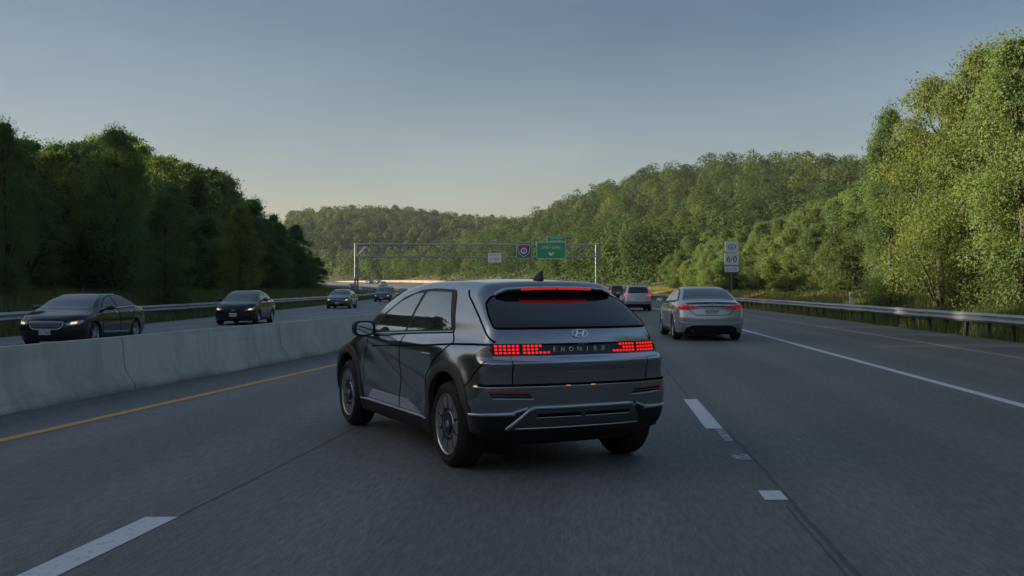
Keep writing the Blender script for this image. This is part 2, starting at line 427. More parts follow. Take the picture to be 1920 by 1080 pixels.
strip('road', lambda y: f_bar(y) - .2, lambda y: f_out(y) - .05, 0., M['road'], nseg=8)
strip('road_shoulder', lambda y: f_out(y) - .05, lambda y: f_rail_r(y) - .42 + .10 * np.sin(np.asarray(y) * 1.7) * np.sin(np.asarray(y) * .63), -.004, M['shoulder'])
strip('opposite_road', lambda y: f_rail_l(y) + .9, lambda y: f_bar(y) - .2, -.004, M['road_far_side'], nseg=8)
def line(name, f, w, m, ys=YS, dz=.004): return strip(name, lambda y: f(y) - w / 2, lambda y: f(y) + w / 2, dz, m, ys, 1)
line('yellow_edge_line', f_yel, .15, M['yellow_line'])
line('white_lane_line', f_wh, .17, M['white_line'])
line('thin_edge_line', f_out, .11, M['thin_line'])
line('lane_dash', lambda y: f_dl(y), .22, M['white_line'], np.linspace(4.0, 6.85, 8))
for a, b in ((11.15, 14.1), (22.0, 25.2), (34.2, 37.4), (46.4, 49.6), (58.6, 61.8)):
    line('lane_dash', f_dr, .19, M['white_line'], np.linspace(a, b, 8))
line('worn_lane_dash', lambda y: f_dr(y) + .03, .16, M['worn_line'], np.linspace(9.12, 9.42, 3))
line('worn_lane_dash', lambda y: f_dr(y) + .05, .09, M['worn_line'], np.linspace(10.25, 11.1, 5))
line('worn_lane_dash', lambda y: f_dr(y) + .03, .17, M['white_line'], np.linspace(7.40, 7.74, 4))
wob = lambda y: f_dr(y) + .13 + .004 * np.sin(np.asarray(y) * 5.3) + .006 * np.sin(np.asarray(y) * 1.6)
line('road_joint', wob, .035, M['crack'], np.linspace(3.6, 11.1, 60), .002)
line('road_joint', lambda y: wob(y) - .06, .016, M['crack'], np.linspace(3.6, 7.2, 40), .002)
line('road_joint', lambda y: f_dr(y) + .01 * np.sin(np.asarray(y) * 3), .022, M['crack'], np.linspace(14.2, 22.0, 40), .002)
line('road_joint', lambda y: f_dl(y) + .1, .018, M['crack'], np.linspace(6.9, 16, 40), .002)
# opposite carriageway lane marks
for k in range(9):
    line('lane_dash', lambda y: f_rail_l(y) * .66 + f_bar(y) * .34, .13, M['worn_line'], np.linspace(24 + k * 12.2, 27 + k * 12.2, 5), 0.)
line('white_edge_line', lambda y: f_rail_l(y) + 2.6, .13, M['worn_line'], YS, 0.)

# ------------------------------------------------------------------ concrete median barrier, in cast segments
prof = [(.30, 0), (.30, .075), (.13, .33), (.085, .80), (.07, .82), (-.07, .82), (-.085, .80), (-.13, .33), (-.30, .075), (-.30, 0)]
segs = []
y = -9.0
while y < 190:
    L = 6.1
    segs.append((y, min(y + L, 190))); y += L
for i, (a, b) in enumerate(segs):
    gap = .012
    ys = np.linspace(a + gap, b - gap, 7); V = []; n = len(prof)
    xs = f_bar(ys) - .30; zs = E(ys)
    sl = np.gradient(xs, ys)
    for k in range(7):
        nrm = np.array([1, -sl[k]]) / math.hypot(1, sl[k])
        dy = random.uniform(-.004, .004) if k in (0, 6) else 0
        for p in prof: V.append((xs[k] + nrm[0] * p[0] + dy, ys[k] + nrm[1] * p[0], zs[k] + p[1] - .01))
    F = []
    for k in range(6):
        for j in range(n): F.append([k * n + j, k * n + (j + 1) % n, (k + 1) * n + (j + 1) % n, (k + 1) * n + j])
    F += [list(range(n))[::-1], [6 * n + j for j in range(n)]]
    mb = MB(); mb.add(V, F)
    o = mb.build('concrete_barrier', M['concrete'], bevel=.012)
    far = ['nearest, cut by the left frame edge', 'next to the yellow line left of the dark hatchback', 'ending beside the dark hatchback']
    tag(o, None, 'barrier', 'concrete median barrier segments')
    o['label'] = 'grey concrete median barrier segment along the yellow line, number %d counted from the camera' % (i + 1)

# far outer wall of the bend
ys = np.linspace(335, 515, 60); V = []
for yy in ys:
    x = float(f_rail_r(yy)); z = float(E(yy))
    V += [(x, yy, z - .1), (x + .1, yy, z + .85), (x + .4, yy, z + .85), (x + .45, yy, z - .1)]
F = []
for k in range(len(ys) - 1):
    for j in range(4): F.append([4 * k + j, 4 * k + (j + 1) % 4, 4 * k + 4 + (j + 1) % 4, 4 * k + 4 + j])
mb = MB(); mb.add(V, F); o = mb.build('roadside_wall', M['tan_wall'])
tag(o, 'long low tan concrete wall on the outside of the distant bend, catching the sun', 'wall')

# ------------------------------------------------------------------ guard rails: W beam on posts
def guard_rail(f, y0, y1, side, label, spacing=1.9, ztop=.76, half=False):
    root = empty('guard_rail', (float(f(y0)), y0, float(E(y0))))
    tag(root, label, 'guard rail', 'steel guard rails')
    o0 = np.array(root.location)
    wp = [(0, -.155), (.012, -.15), (.05, -.115), (.078, -.085), (.078, -.065), (.045, -.03), (.004, -.008), (.004, .008), (.045, .03), (.078, .065), (.078, .085), (.05, .115), (.012, .15), (0, .155)]
    ys = np.arange(y0, y1 + .1, .95); V = []; n = len(wp)
    xs = f(ys); sl = np.gradient(xs, ys); zz = np.asarray(terrain(xs - side * .3, ys)); zz = E(ys)
    for k in range(len(ys)):
        nr = np.array([1, -sl[k]]) / math.hypot(1, sl[k]) * (-side)
        sag = .006 * math.sin(k * 1.3) + .004 * math.sin(k * .37)
        for a, b in wp: V.append((xs[k] + nr[0] * (a + .16) - o0[0], ys[k] + nr[1] * (a + .16) - o0[1], zz[k] + ztop - .155 + b + sag - o0[2]))
    idx = np.arange(len(ys) * n).reshape(len(ys), n)
    F = np.stack([idx[:-1, :-1], idx[:-1, 1:], idx[1:, 1:], idx[1:, :-1]], -1).reshape(-1, 4)
    me = mesh_np('rail', V, F)
    ob = link('rail', me, M['galv'], root)
    md = ob.modifiers.new('t', 'SOLIDIFY'); md.thickness = .006; md.offset = 0
    pm = None; n_p = 0
    for yy in np.arange(y0 + .3, y1, spacing):
        x = float(f(yy)); z = float(E(yy)); n_p += 1
        if n_p > 90: break
        if pm is None:
            b = MB(); b.box((0, 0, .33), (.12, .14, .80)); b.box((-side * .11, 0, ztop - .155), (.09, .13, .30))
            q = b.build('post', M['post_wood'], root, bevel=.006); pm = q.data
        else:
            q = bpy.data.objects.new('post', pm); COL.objects.link(q); q.parent = root
        q.location = (x + side * .08 - o0[0], yy - o0[1], z - o0[2] - random.uniform(0, .02)); q.rotation_euler = (0, 0, random.uniform(-.04, .04))
    return root
guard_rail(f_rail_r, -6, 150, 1, 'long steel guard rail on dark posts along the right shoulder')
guard_rail(lambda y: f_rail_l(y) + .2, 6, 232, -1, 'long steel guard rail bending away along the left verge beyond the oncoming cars', 2.6)

# ------------------------------------------------------------------ trees
def leaf_cloud(P, Nrm, size, r, asp=.55):
    """diamond leaves at P, facing roughly Nrm"""
    n = len(P)
    d = Nrm + r.normal(0, .38, (n, 3)); d /= np.linalg.norm(d, axis=1, keepdims=True)
    u = np.cross(d, r.normal(0, 1, (n, 3))); u /= np.linalg.norm(u, axis=1, keepdims=True)
    w = np.cross(d, u)
    s = (size * r.uniform(.65, 1.35, n))[:, None]
    bend = d * s * .18
    V = np.stack([P - u * s, P + w * s * asp + bend, P + u * s, P - w * s * asp + bend], 1)
    return V.reshape(-1, 3)

def crown_mesh(name, h, rad, seed, n_lobes, per_lobe, leaf, base=.08, top_bias=.5, spiky=0.):
    r = np.random.default_rng(seed)
    # lobes through an uneven ovoid
    c = []; rr = []
    for k in range(n_lobes):
        t = r.uniform(0, 1) ** (1.15 - top_bias * .3)             # height share
        zz = base + (1 - base) * t
        env = math.sin(min(1., (t * .92 + .10)) * math.pi) ** .62 * (1 - .25 * t)
        a = r.uniform(0, 2 * math.pi); q = math.sqrt(r.uniform(.12, 1)) * env * r.uniform(.72, 1.12)
        lr = h * r.uniform(.055, .115) * (1.05 - .4 * t)
        c.append((math.cos(a) * q * (rad - lr * .6), math.sin(a) * q * (rad - lr * .6), min(zz * h, h - lr * (.9 - spiky)))); rr.append(lr)
    c = np.array(c); rr = np.array(rr)
    li = r.integers(0, n_lobes, n_lobes * per_lobe); li = np.concatenate([li, np.repeat(np.arange(n_lobes), 12)])
    n = len(li)
    d = r.normal(0, 1, (n, 3)); d[:, 2] += .25; d /= np.linalg.norm(d, axis=1, keepdims=True)
    rad_f = r.uniform(.35, 1.0, n) ** .6 * (1 + .18 * np.abs(r.normal(0, 1, n)) * (r.uniform(0, 1, n) > .75))
    # ragged sprays: a share of the leaves sits on twigs that reach out of the clump
    nt_ = 9; tw = r.normal(0, 1, (n_lobes, nt_, 3)); tw[:, :, 2] += .35; tw /= np.linalg.norm(tw, axis=2, keepdims=True)
    spray = r.uniform(0, 1, n) < .24
    ti = r.integers(0, nt_, n); dt = tw[li, ti]; ts = r.uniform(.5, 1.75, n) ** 1.0
    Ps = dt * ts[:, None] + r.normal(0, .11, (n, 3)) * ts[:, None]
    U = np.where(spray[:, None], Ps, d * rad_f[:, None])
    P = c[li] + U * rr[li][:, None] * np.array([1.1, 1.1, .85])
    P[:, 2] = np.maximum(P[:, 2], .05)
    up = d * .8 + np.array([0, 0, .55])
    V = leaf_cloud(P, up, leaf, r)
    F = np.arange(n * 4).reshape(n, 4)
    me = mesh_np(name, V, F, smooth=False)
    lobe_v = r.uniform(0, 1, n_lobes)
    lv = np.clip(.72 * lobe_v[li] + .28 * r.uniform(0, 1, n), 0, 1)
    ca = me.color_attributes.new('leafvar', 'FLOAT_COLOR', 'POINT')
    buf = np.zeros((n * 4, 4), np.float32); buf[:, 0] = np.repeat(lv, 4); buf[:, 1] = .5; buf[:, 3] = 1
    ca.data.foreach_set('color', buf.ravel())
    return me, c, rr

def trunk_mesh(name, h, rad, c, rr, seed):
    r = random.Random(seed); mb = MB()
    tw = h * .018 + .05
    pts = [Vector((0, 0, -.4))]
    for k in range(1, 6): pts.append(Vector((r.uniform(-.03, .03) * h, r.uniform(-.03, .03) * h, h * .16 * k)))
    for k in range(5):
        mb.bar(pts[k], pts[k + 1], tw * (1 - k * .17), 8, tw * (1 - (k + 1) * .17), cap=False)
    order = list(range(len(c))); r.shuffle(order)
    for j in order[:16]:
        e = Vector(c[j]); zb = max(.3, e.z - r.uniform(.1, .3) * h)
        k = min(4, int(zb / (h * .16))); fr = zb / (h * .16) - k
        s = pts[k].lerp(pts[min(k + 1, 5)], min(1, max(0, fr)))
        m_ = s.lerp(e, .5) + Vector((r.uniform(-.2, .2), r.uniform(-.2, .2), .1 * h * r.uniform(0, .6)))
        mb.bar(s, m_, tw * .34, 6, tw * .2, cap=False); mb.bar(m_, e, tw * .2, 5, tw * .05, cap=False)
    me = bpy.data.meshes.new(name); me.from_pydata(mb.v, [], mb.f); me.polygons.foreach_set('use_smooth', [True] * len(mb.f)); me.update()
    return me

PROTO = []
for k, (h, rad, nl, pl, leaf, base, tb, sp) in enumerate([
        (12, 4.0, 74, 290, .118, .03, .4, .1), (12, 3.4, 62, 300, .118, .05, .6, .2), (12, 4.6, 84, 270, .118, .02, .3, .0),
        (12, 3.0, 58, 300, .118, .06, .7, .4), (12, 3.8, 70, 290, .118, .03, .5, .2), (12, 4.3, 50, 290, .118, .10, .5, .4),
        (12, 3.6, 42, 270, .118, .16, .5, .5)]):
    cm, c, rr = crown_mesh('crown', h, rad, 100 + k, nl, pl, leaf, base, tb, sp)
    cm.materials.append(M['leaf'])
    tm = trunk_mesh('trunk', h, rad, c, rr, 200 + k); tm.materials.append(M['bark'])
    PROTO.append((h, cm, tm))
# finer-leaved ones for the trees nearest the camera
FINE = []
for k, (h, rad, nl, pl, leaf, base, tb, sp) in enumerate([(12, 3.7, 92, 470, .073, .03, .5, .2), (12, 3.2, 80, 480, .073, .05, .6, .4), (12, 4.2, 62, 470, .075, .10, .5, .5)]):
    cm, c, rr = crown_mesh('crown', h, rad, 140 + k, nl, pl, leaf, base, tb, sp)
    cm.materials.append(M['leaf'])
    tm = trunk_mesh('trunk', h, rad, c, rr, 240 + k); tm.materials.append(M['bark'])
    FINE.append((h, cm, tm))

def place_tree(x, y, h, kind, label, group, wide=1.0, name='broadleaf_tree', cat='tree'):
    ph, cm, tm = kind
    s = h / ph
    root = empty(name, (x, y, float(terrain(x, y)) - .1), random.uniform(0, 6.28))
    root.scale = (s * wide, s * wide, s)
    tag(root, label, cat, group)
    for nm, me in (('trunk', tm), ('crown', cm)):
        q = bpy.data.objects.new(nm, me); COL.objects.link(q); q.parent = root
    return root

FPX = 1900.; CZ = 1.55
sil_l = lambda px: np.interp(px, [-400, 0, 30, 60, 120, 180, 240, 285, 300, 340, 380, 410, 440, 480, 510, 545, 560, 585, 605, 622, 628], [170, 228, 262, 258, 272, 246, 243, 262, 292, 296, 305, 322, 318, 345, 368, 376, 400, 425, 445, 480, 520])
sil_r = lambda px: np.interp(px, [1000, 1060, 1120, 1200, 1280, 1360, 1420, 1480, 1540, 1600, 1634, 1642, 1690, 1705, 1720, 1738, 1760, 1790, 1815, 1832, 1880, 1905, 1950, 2100], [520, 490, 470, 455, 440, 430, 415, 395, 370, 340, 300, 210, 206, 240, 190, 135, 128, 130, 158, 96, 100, 75, 60, 40])

trees = []      # (x, y, h, zone, row)
def try_tree(x, y, hmax, zone, row, sil, wide, fill=False):
    px = 960 + FPX * x / y
    rpx = 3.2 * wide * FPX / y
    tz = float(terrain(x, y))
    lim = min(CZ + (540 - float(sil(px + d))) * y / FPX for d in (0, -.55 * rpx, .55 * rpx)) - tz
    h = min(hmax, lim)
    if fill: h = min(lim, 17.5)
    if h < 3.2: return
    trees.append((x, y, h, zone, row, px))

rr_ = random.Random(11)
# left wood: rows parallel to the guard rail
for row, (d, sp, lo, hi) in enumerate([(7.4, 4.6, 4.5, 6.5), (10.6, 5.0, 8, 10.5), (14.5, 5.6, 10, 13), (19, 6.5, 13, 16), (27, 7.5, 15, 17)]):
    yy = 20 + row * 1.5
    while yy < 152 - row * 4:
        x = float(f_rail_l(yy)) - d - rr_.uniform(-.9, 1.3)
        if x / yy > -.66: try_tree(x, yy, rr_.uniform(lo, hi), 'left', row, sil_l, 1., fill=(row >= 3))
        yy += sp * rr_.uniform(.75, 1.25) * (1.0 if yy < 70 else 1.15)
# right wood
for row, (d, sp, lo, hi) in enumerate([(8.4, 4.6, 4.5, 7), (11.6, 5.0, 8, 11), (14.5, 5.6, 11, 14), (20.5, 6.5, 13, 17), (28, 7.5, 14, 17)]):
    yy = 27 + row * 2.2
    while yy < 175 - row * 9:
        x = float(f_rail_r(yy)) + d + rr_.uniform(-.9, 1.3)
        if x / yy < .62: try_tree(x, yy, rr_.uniform(lo, hi), 'right', row, sil_r, 1., fill=(row >= 3 and yy < 75))
        yy += sp * rr_.uniform(.75, 1.25) * (1.0 if yy < 70 else 1.2)
# single trees that stand out against the sky
for px, top, yy, zone, wide, lab in [(218, 243, 58, 'left', 1.2, 'broad tall tree with a golden top, highest against the sky in the left wood'),
                            (8, 228, 44, 'left', .6, 'thin dark treetop rising above the left wood at the left frame edge'),
                            (1668, 205, 52, 'right', .55, 'slim separate green tree standing against the sky where the right wood drops to the hill'),
                            (1762, 125, 47, 'right', .8, 'tall open tree showing sky through its upper limbs, right of the slim separate tree'),
                            (1845, 92, 44, 'right', .85, 'tall dense tree next to the tallest one at the right frame edge'),
                            (1905, 72, 40, 'right', .9, 'tallest tree, its crown cut by the right frame edge'),
                            (310, 364, 52, 'left', .8, 'pale green rounded tree at the front of the left wood, between the two black saloons'),
                            (450, 384, 62, 'left', .9, 'mid green rounded tree at the front of the left wood, above the second black saloon')]:
    x = (px - 960) / FPX * yy
    h = CZ + (540 - top) * yy / FPX - float(terrain(x, yy))
    trees.append((x, yy, h, zone, lab, px))
cnt = {}
order = ['first', 'second', 'third', 'fourth', 'fifth', 'sixth', 'seventh', 'eighth', 'ninth', 'tenth']
def ordinal(n):
    if n <= 10: return order[n - 1]
    return '%d%s' % (n, 'th' if 10 <= n % 100 <= 20 else {1: 'st', 2: 'nd', 3: 'rd'}.get(n % 10, 'th'))
rowname = ['low bushy tree in the roadside row', 'tree in the second row', 'tall tree in the middle row', 'tall tree in the fourth row', 'tall tree in the rearmost row']
trees.sort(key=lambda t: t[5])
for x, y, h, zone, row, px in trees:
    rv = random.random()
    if isinstance(row, str):
        lab = row; wide = {'thin': .62, 'slim': .62}.get(row.split()[0], .95)
        kind = FINE[2] if 'open' in row else FINE[int(rv * 2)]
    else:
        k = (zone, row); cnt[k] = cnt.get(k, 0) + 1
        lab = '%s of the %s wood, %s from the left' % (rowname[row], 'dark left' if zone == 'left' else 'sunlit right', ordinal(cnt[k]))
        wide = rv * .3 + (1.25 if row == 0 else .9)
        kind = FINE[int(rv * 2)] if (y < 52 and row < 3) else PROTO[int(rv * len(PROTO))]
        if row == 0: kind = FINE[int(rv * 2)] if y < 70 else PROTO[int(rv * 5)]
    place_tree(x, y, h, kind, lab, 'trees of the left wood' if zone == 'left' else 'trees of the right wood', wide)
print('TREES', len(trees))

# ---- far-off woods: merged crowns, one mass each
def wood(name, label, pts, hs, leaf, n_leaf, seed):
    r = np.random.default_rng(seed); n = len(pts)
    bases = []
    for k in range(8):
        nl = 9
        t = r.uniform(0, 1, nl); a = r.uniform(0, 6.28, nl); q = np.sqrt(r.uniform(.1, 1, nl)) * np.sin(np.clip(t * .85 + .15, 0, 1) * math.pi) ** .6
        c = np.stack([np.cos(a) * q * .24, np.sin(a) * q * .24, .20 + t * .60], -1)
        li = r.integers(0, nl, n_leaf); d = r.normal(0, 1, (n_leaf, 3)); d[:, 2] += .45; d /= np.linalg.norm(d, axis=1, keepdims=True)
        rad = .205 * (1.1 - .3 * t[li]) * r.uniform(.72, 1.03, n_leaf)
        bases.append((c[li] + d * rad[:, None], d, np.clip(.75 * r.uniform(0, 1, nl)[li] + .25 * r.uniform(0, 1, n_leaf), 0, 1)))
    VV = []; CC = []
    which = r.integers(0, 8, n); rot = r.uniform(0, 6.28, n); tv = r.uniform(0, 1, n); wd = r.uniform(.85, 1.25, n)
    for k in range(8):
        ii = np.where(which == k)[0]
        if not len(ii): continue
        P, d, lv = bases[k]; c_, s_ = np.cos(rot[ii])[:, None], np.sin(rot[ii])[:, None]
        def rotv(A): return np.stack([A[None, :, 0] * c_ - A[None, :, 1] * s_, A[None, :, 0] * s_ + A[None, :, 1] * c_, np.broadcast_to(A[None, :, 2], (len(ii), len(A)))], -1)
        Q = rotv(P); D = rotv(d)
        H = hs[ii][:, None, None]
        Q = Q * H * np.stack([wd[ii], wd[ii], np.ones(len(ii))], -1)[:, None, :] + pts[ii][:, None, :]
        VV.append(leaf_cloud(Q.reshape(-1, 3), D.reshape(-1, 3) + np.array([0, 0, .3]), leaf, r, .8))
        CC.append(np.stack([np.tile(lv, len(ii)), np.repeat(tv[ii], len(P))], -1))
    V = np.concatenate(VV); C2 = np.repeat(np.concatenate(CC), 4, axis=0)
    me = mesh_np(name, V, np.arange(len(V)).reshape(-1, 4), smooth=False)
    ca = me.color_attributes.new('leafvar', 'FLOAT_COLOR', 'POINT')
    buf = np.zeros((len(V), 4), np.float32); buf[:, :2] = C2; buf[:, 3] = 1
    ca.data.foreach_set('color', buf.ravel())
    o = link(name, me, M['wood_leaf'])
    return tag(o, label, 'wood', kind='stuff')

def scatter(x0, x1, y0, y1, sp, keep, seed, hlo, hhi):
    r = np.random.default_rng(seed)
    X, Y = np.meshgrid(np.arange(x0, x1, sp), np.arange(y0, y1, sp))
    X = X.ravel() + r.uniform(-.45, .45, X.size) * sp; Y = Y.ravel() + r.uniform(-.45, .45, Y.size) * sp
    k = keep(X, Y); X = X[k]; Y = Y[k]
    return np.stack([X, Y, terrain(X, Y) - .3], -1), r.uniform(hlo, hhi, len(X))
def keep_r(X, Y):
    px = 960 + FPX * X / Y; d = X - f_rail_r(Y)
    first = np.where(Y < 150, 36 + np.maximum(0, 60 - Y) * .3, np.where(Y < 172, 20, 3.2))
    zt = terrain(X, Y)
    return (d > first) & (px < 1990) & (px > 600) & (zt + 9 > 0)
p, h = scatter(-60, 330, 66, 470, 7.4, keep_r, 31, 10, 16)
wood('hillside_wood', 'dense green wood covering the steep hill right of the highway', p, h, .27, 900, 5)
def keep_f(X, Y):
    px = 960 + FPX * X / Y
    return (px > 540) & (px < 1250) & ((Y > 548) | (X > f_rail_r(Y) + 5)) & (X < 140)
p, h = scatter(-330, 150, 450, 800, 7.0, keep_f, 37, 10, 15)
wood('distant_wood', 'hazy green wood over the low ridge beyond the bend', p, h, .58, 240, 6)
# the wood goes on along both shoulders beside and behind the camera (it shades the road and shows in the car's glass)
r9 = np.random.default_rng(5)
pl = []; hl = []
for d in (8, 13, 18, 24):
    yy = np.arange(-70, 30 + d * .6, 5.0) + r9.uniform(-1.5, 1.5, len(np.arange(-70, 30 + d * .6, 5.0)))
    xx = f_rail_l(yy) - d + r9.uniform(-1.5, 1.5, len(yy))
    k = xx / np.maximum(yy, .5) < -.62; k |= yy < 2
    pl.append(np.stack([xx[k], yy[k], terrain(xx[k], yy[k]) - .2], -1)); hl.append(np.where(yy[k] < -8, r9.uniform(12, 15, k.sum()), r9.uniform(6.5, 9, k.sum())))
    yy = np.arange(-70, 40, 5.0); xx = f_rail_r(yy) + d + r9.uniform(-1.5, 1.5, len(yy)); k = (xx / np.maximum(yy, .5) > .60) | (yy < 2)
    pl.append(np.stack([xx[k], yy[k], terrain(xx[k], yy[k]) - .2], -1)); hl.append(np.where(yy[k] < 2, r9.uniform(5, 7.5, k.sum()), r9.uniform(8, 13, k.sum())))
for d in (34, 42, 51, 61, 72, 84):
    yy = np.arange(-40, 175, 7.0) + r9.uniform(-2, 2, len(np.arange(-40, 175, 7.0))); xx = f_rail_l(yy) - d + r9.uniform(-2.5, 2.5, len(yy))
    hh = r9.uniform(7, 11, len(yy)); zz = terrain(xx, yy); px = 960 + FPX * xx / np.maximum(yy, .5)
    ok_ = (yy < 2) | (px < -120) | (zz + hh < CZ + (540 - sil_l(px) - 12) * yy / FPX)
    pl.append(np.stack([xx[ok_], yy[ok_], zz[ok_] - .2], -1)); hl.append(hh[ok_])
wood('roadside_wood', 'wood continuing along the highway beside the camera', np.concatenate(pl), np.concatenate(hl), .26, 900, 9)

# ------------------------------------------------------------------ verge grass (stuff)
def grass(name, label, xs, ys, hlo, hhi, seed, dry):
    r = np.random.default_rng(seed); n = len(xs)
    z = terrain(xs, ys) - .05
    B = np.stack([xs, ys, z], -1); a = r.uniform(0, 6.28, n); h = r.uniform(hlo, hhi, n) * r.uniform(.6, 1.25, n); w = r.uniform(.012, .03, n) + ys * .00022
    side = np.stack([np.cos(a), np.sin(a), 0 * a], -1) * w[:, None]; lean = np.stack([r.normal(0, .22, n), r.normal(0, .22, n), np.ones(n)], -1) * h[:, None]
    V = np.stack([B - side, B + side, B + lean], 1).reshape(-1, 3)
    me = mesh_np(name, V, np.arange(3 * n).reshape(n, 3), smooth=False)
    ca = me.color_attributes.new('leafvar', 'FLOAT_COLOR', 'POINT'); buf = np.zeros((3 * n, 4), np.float32)
    buf[:, 0] = np.repeat(r.uniform(0, 1, n), 3); buf[:, 1] = np.repeat(np.clip(dry(xs, ys) + r.normal(0, .16, n), 0, 1), 3); buf[:, 3] = 1
    ca.data.foreach_set('color', buf.ravel())
    tag(link(name, me, M['grass']), label, 'grass', kind='stuff')
r = np.random.default_rng(77)
n = 115000
ys = 18 + 150 * r.uniform(0, 1, n) ** 1.7; xs = f_rail_l(ys) + .9 - 10.5 * r.uniform(0, 1, n) ** .9
grass('verge_grass', 'dark tall grass on the left verge behind the guard rail', xs, ys, .25, .62, 1, lambda x, y: .25 + .12 * fbm(x, y, 9, 2))
n = 130000
ys = 20 + 165 * r.uniform(0, 1, n) ** 1.6; xs = f_rail_r(ys) - .35 + 10.5 * r.uniform(0, 1, n) ** .95
d = xs - f_rail_r(ys)
k = r.uniform(0, 1, n) < np.where(d < .6, .5, 1)
xs, ys, d = xs[k], ys[k], d[k]
grass('verge_grass', 'tall verge grass turning dry and tan along the right guard rail', xs, ys, .16, .6, 2, lambda x, y: .22 + .5 * sstep(52, 75, y) + .2 * fbm(x, y, 8, 4))

# ------------------------------------------------------------------ gantry and signs
GYY = 200.
gz = float(E(GYY))
xl, xr_ = -30.7, 16.85
root = empty('sign_gantry', (0, GYY, gz)); tag(root, 'long steel truss sign gantry spanning both carriageways', 'gantry')
zt, zb = 10.15 - gz, 7.75 - gz
for x in (xl, xr_):
    b = MB()
    for dx in (-.26, .26): b.bar((x + dx, 0, -.5), (x + dx, 0, zt + .25), .17, 10)
    for k in range(5): b.bar((x - .26, 0, k * 1.7 + .4), (x + .26, 0, k * 1.7 + 1.6), .06, 6)
    b.box((x, 0, .05), (1.7, 1., .3))
    b.build('post', M['galv_dull'], root)
b = MB()
for dy in (-.55, .55):
    for z in (zt, zb): b.bar((xl, dy, z), (xr_, dy, z), .14, 8)
b.build('chord', M['galv'], root)
b = MB(); n = 11
for dy in (-.55, .55):
    for k in range(n):
        x0 = xl + (xr_ - xl) * k / n; x1 = xl + (xr_ - xl) * (k + 1) / n; xm = (x0 + x1) / 2
        b.bar((x0, dy, zb), (xm, dy, zt), .085, 6); b.bar((xm, dy, zt), (x1, dy, zb), .085, 6)
        b.bar((x0, dy, zb), (x0, dy, zt), .04, 6)
for k in range(n + 1):
    x0 = xl + (xr_ - xl) * k / n; b.bar((x0, -.55, zt), (x0, .55, zt), .05, 6); b.bar((x0, -.55, zb), (x0, .55, zb), .05, 6)
b.build('bracing', M['galv_dull'], root)

def px2x(px, y): return (px - 960) / FPX * y
def py2z(py, y): return CZ + (540 - py) * y / FPX
def rrect(w, h, r, n=5):
    P = []
    for cx, cz, a0 in ((w / 2 - r, h / 2 - r, 0), (-w / 2 + r, h / 2 - r, 90), (-w / 2 + r, -h / 2 + r, 180), (w / 2 - r, -h / 2 + r, 270)):
        for k in range(n + 1):
            a = R(a0 + 90 * k / n); P.append((cx + r * math.cos(a), cz + r * math.sin(a)))
    return P
def plate_obj(name, poly, th, m, parent, y=0.):
    b = MB(); b.prism(poly, y, y + th); return b.build(name, m, parent)
def put_text(txt, size, m, parent, x, y, z, name='lettering', sx=1.):
    me = text_mesh(txt, size, .003); o = link(name, me, m, parent); o.location = (x, y, z); o.rotation_euler = (R(90), 0, 0); o.scale = (sx, 1, 1); return o
def shift(poly, x, z): return [(p[0] + x, p[1] + z) for p in poly]

yy = GYY - .95
# green guide sign with a tab
x0, x1, z0, z1 = px2x(1006, yy), px2x(1060.5, yy), py2z(485, yy), py2z(453.5, yy)
w, h = x1 - x0, z1 - z0
root = empty('guide_sign', ((x0 + x1) / 2, yy, (z0 + z1) / 2)); tag(root, 'large green highway guide sign with white lettering and a tab on top, on the gantry', 'road sign')
plate_obj('border', rrect(w, h, .18), .05, M['sign_white'], root)
plate_obj('panel', rrect(w - .18, h - .18, .14), .03, M['sign_green'], root, -.034)
put_text('EXIB 1 LUVU', .72, M['sign_white'], root, 0, -.042, .55, sx=.88)
b = MB(); b.prism([(-.62, -.45), (-.25, -.40), (-.02, -.62), (.20, -.58), (.42, -.40), (.66, -.36), (.34, -.78), (.18, -1.05), (-.22, -1.05), (-.36, -.80)], -.05, -.036)
b.build('arrow', M['sign_white'], root)
tw_, th_ = px2x(1060.5, yy) - px2x(1025.5, yy), py2z(442.5, yy) - z1
plate_obj('tab_border', shift(rrect(tw_, th_ - .01, .12), w / 2 - tw_ / 2, h / 2 + th_ / 2), .05, M['sign_white'], root)
plate_obj('tab', shift(rrect(tw_ - .14, th_ - .14, .1), w / 2 - tw_ / 2, h / 2 + th_ / 2), .03, M['sign_green'], root, -.034)
put_text('IEMOVANTENR', .36, M['sign_white'], root, w / 2 - tw_ / 2, -.042, h / 2 + th_ * .62)
put_text('ITEUNANUITENM', .30, M['sign_white'], root, w / 2 - tw_ / 2, -.042, h / 2 + th_ * .22)
b = MB()
for x in (-1.8, 1.8): b.bar((x, .1, -h / 2 + .2), (x, .1, h / 2 - .2), .07, 6); b.box((x, .25, 0), (.12, .35, .12))
b.build('bracket', M['galv_dull'], root)
# interstate style shield on a green square
x0, x1, z0, z1 = px2x(968, yy), px2x(996.5, yy), py2z(484.5, yy), py2z(454, yy)
w, h = x1 - x0, z1 - z0
root = empty('route_shield_sign', ((x0 + x1) / 2, yy, (z0 + z1) / 2)); tag(root, 'green square sign with red and blue route shield on the gantry', 'road sign')
plate_obj('border', rrect(w, h, .12), .05, M['sign_white'], root)
plate_obj('panel', rrect(w - .14, h - .14, .1), .03, M['sign_green_dull'], root, -.034)
def shield(s):
    pts = [(-.98, .98), (-.5, .90), (0, .98), (.5, .90), (.98, .98), (1.02, .45), (.96, -.05), (.78, -.45), (.45, -.78), (0, -1.0), (-.45, -.78), (-.78, -.45), (-.96, -.05), (-1.02, .45)]
    return [(p[0] * s[0], p[1] * s[1]) for p in pts]
plate_obj('shield_border', shift(shield((1.22, 1.28)), 0, -.02), .014, M['sign_white'], root, -.050)
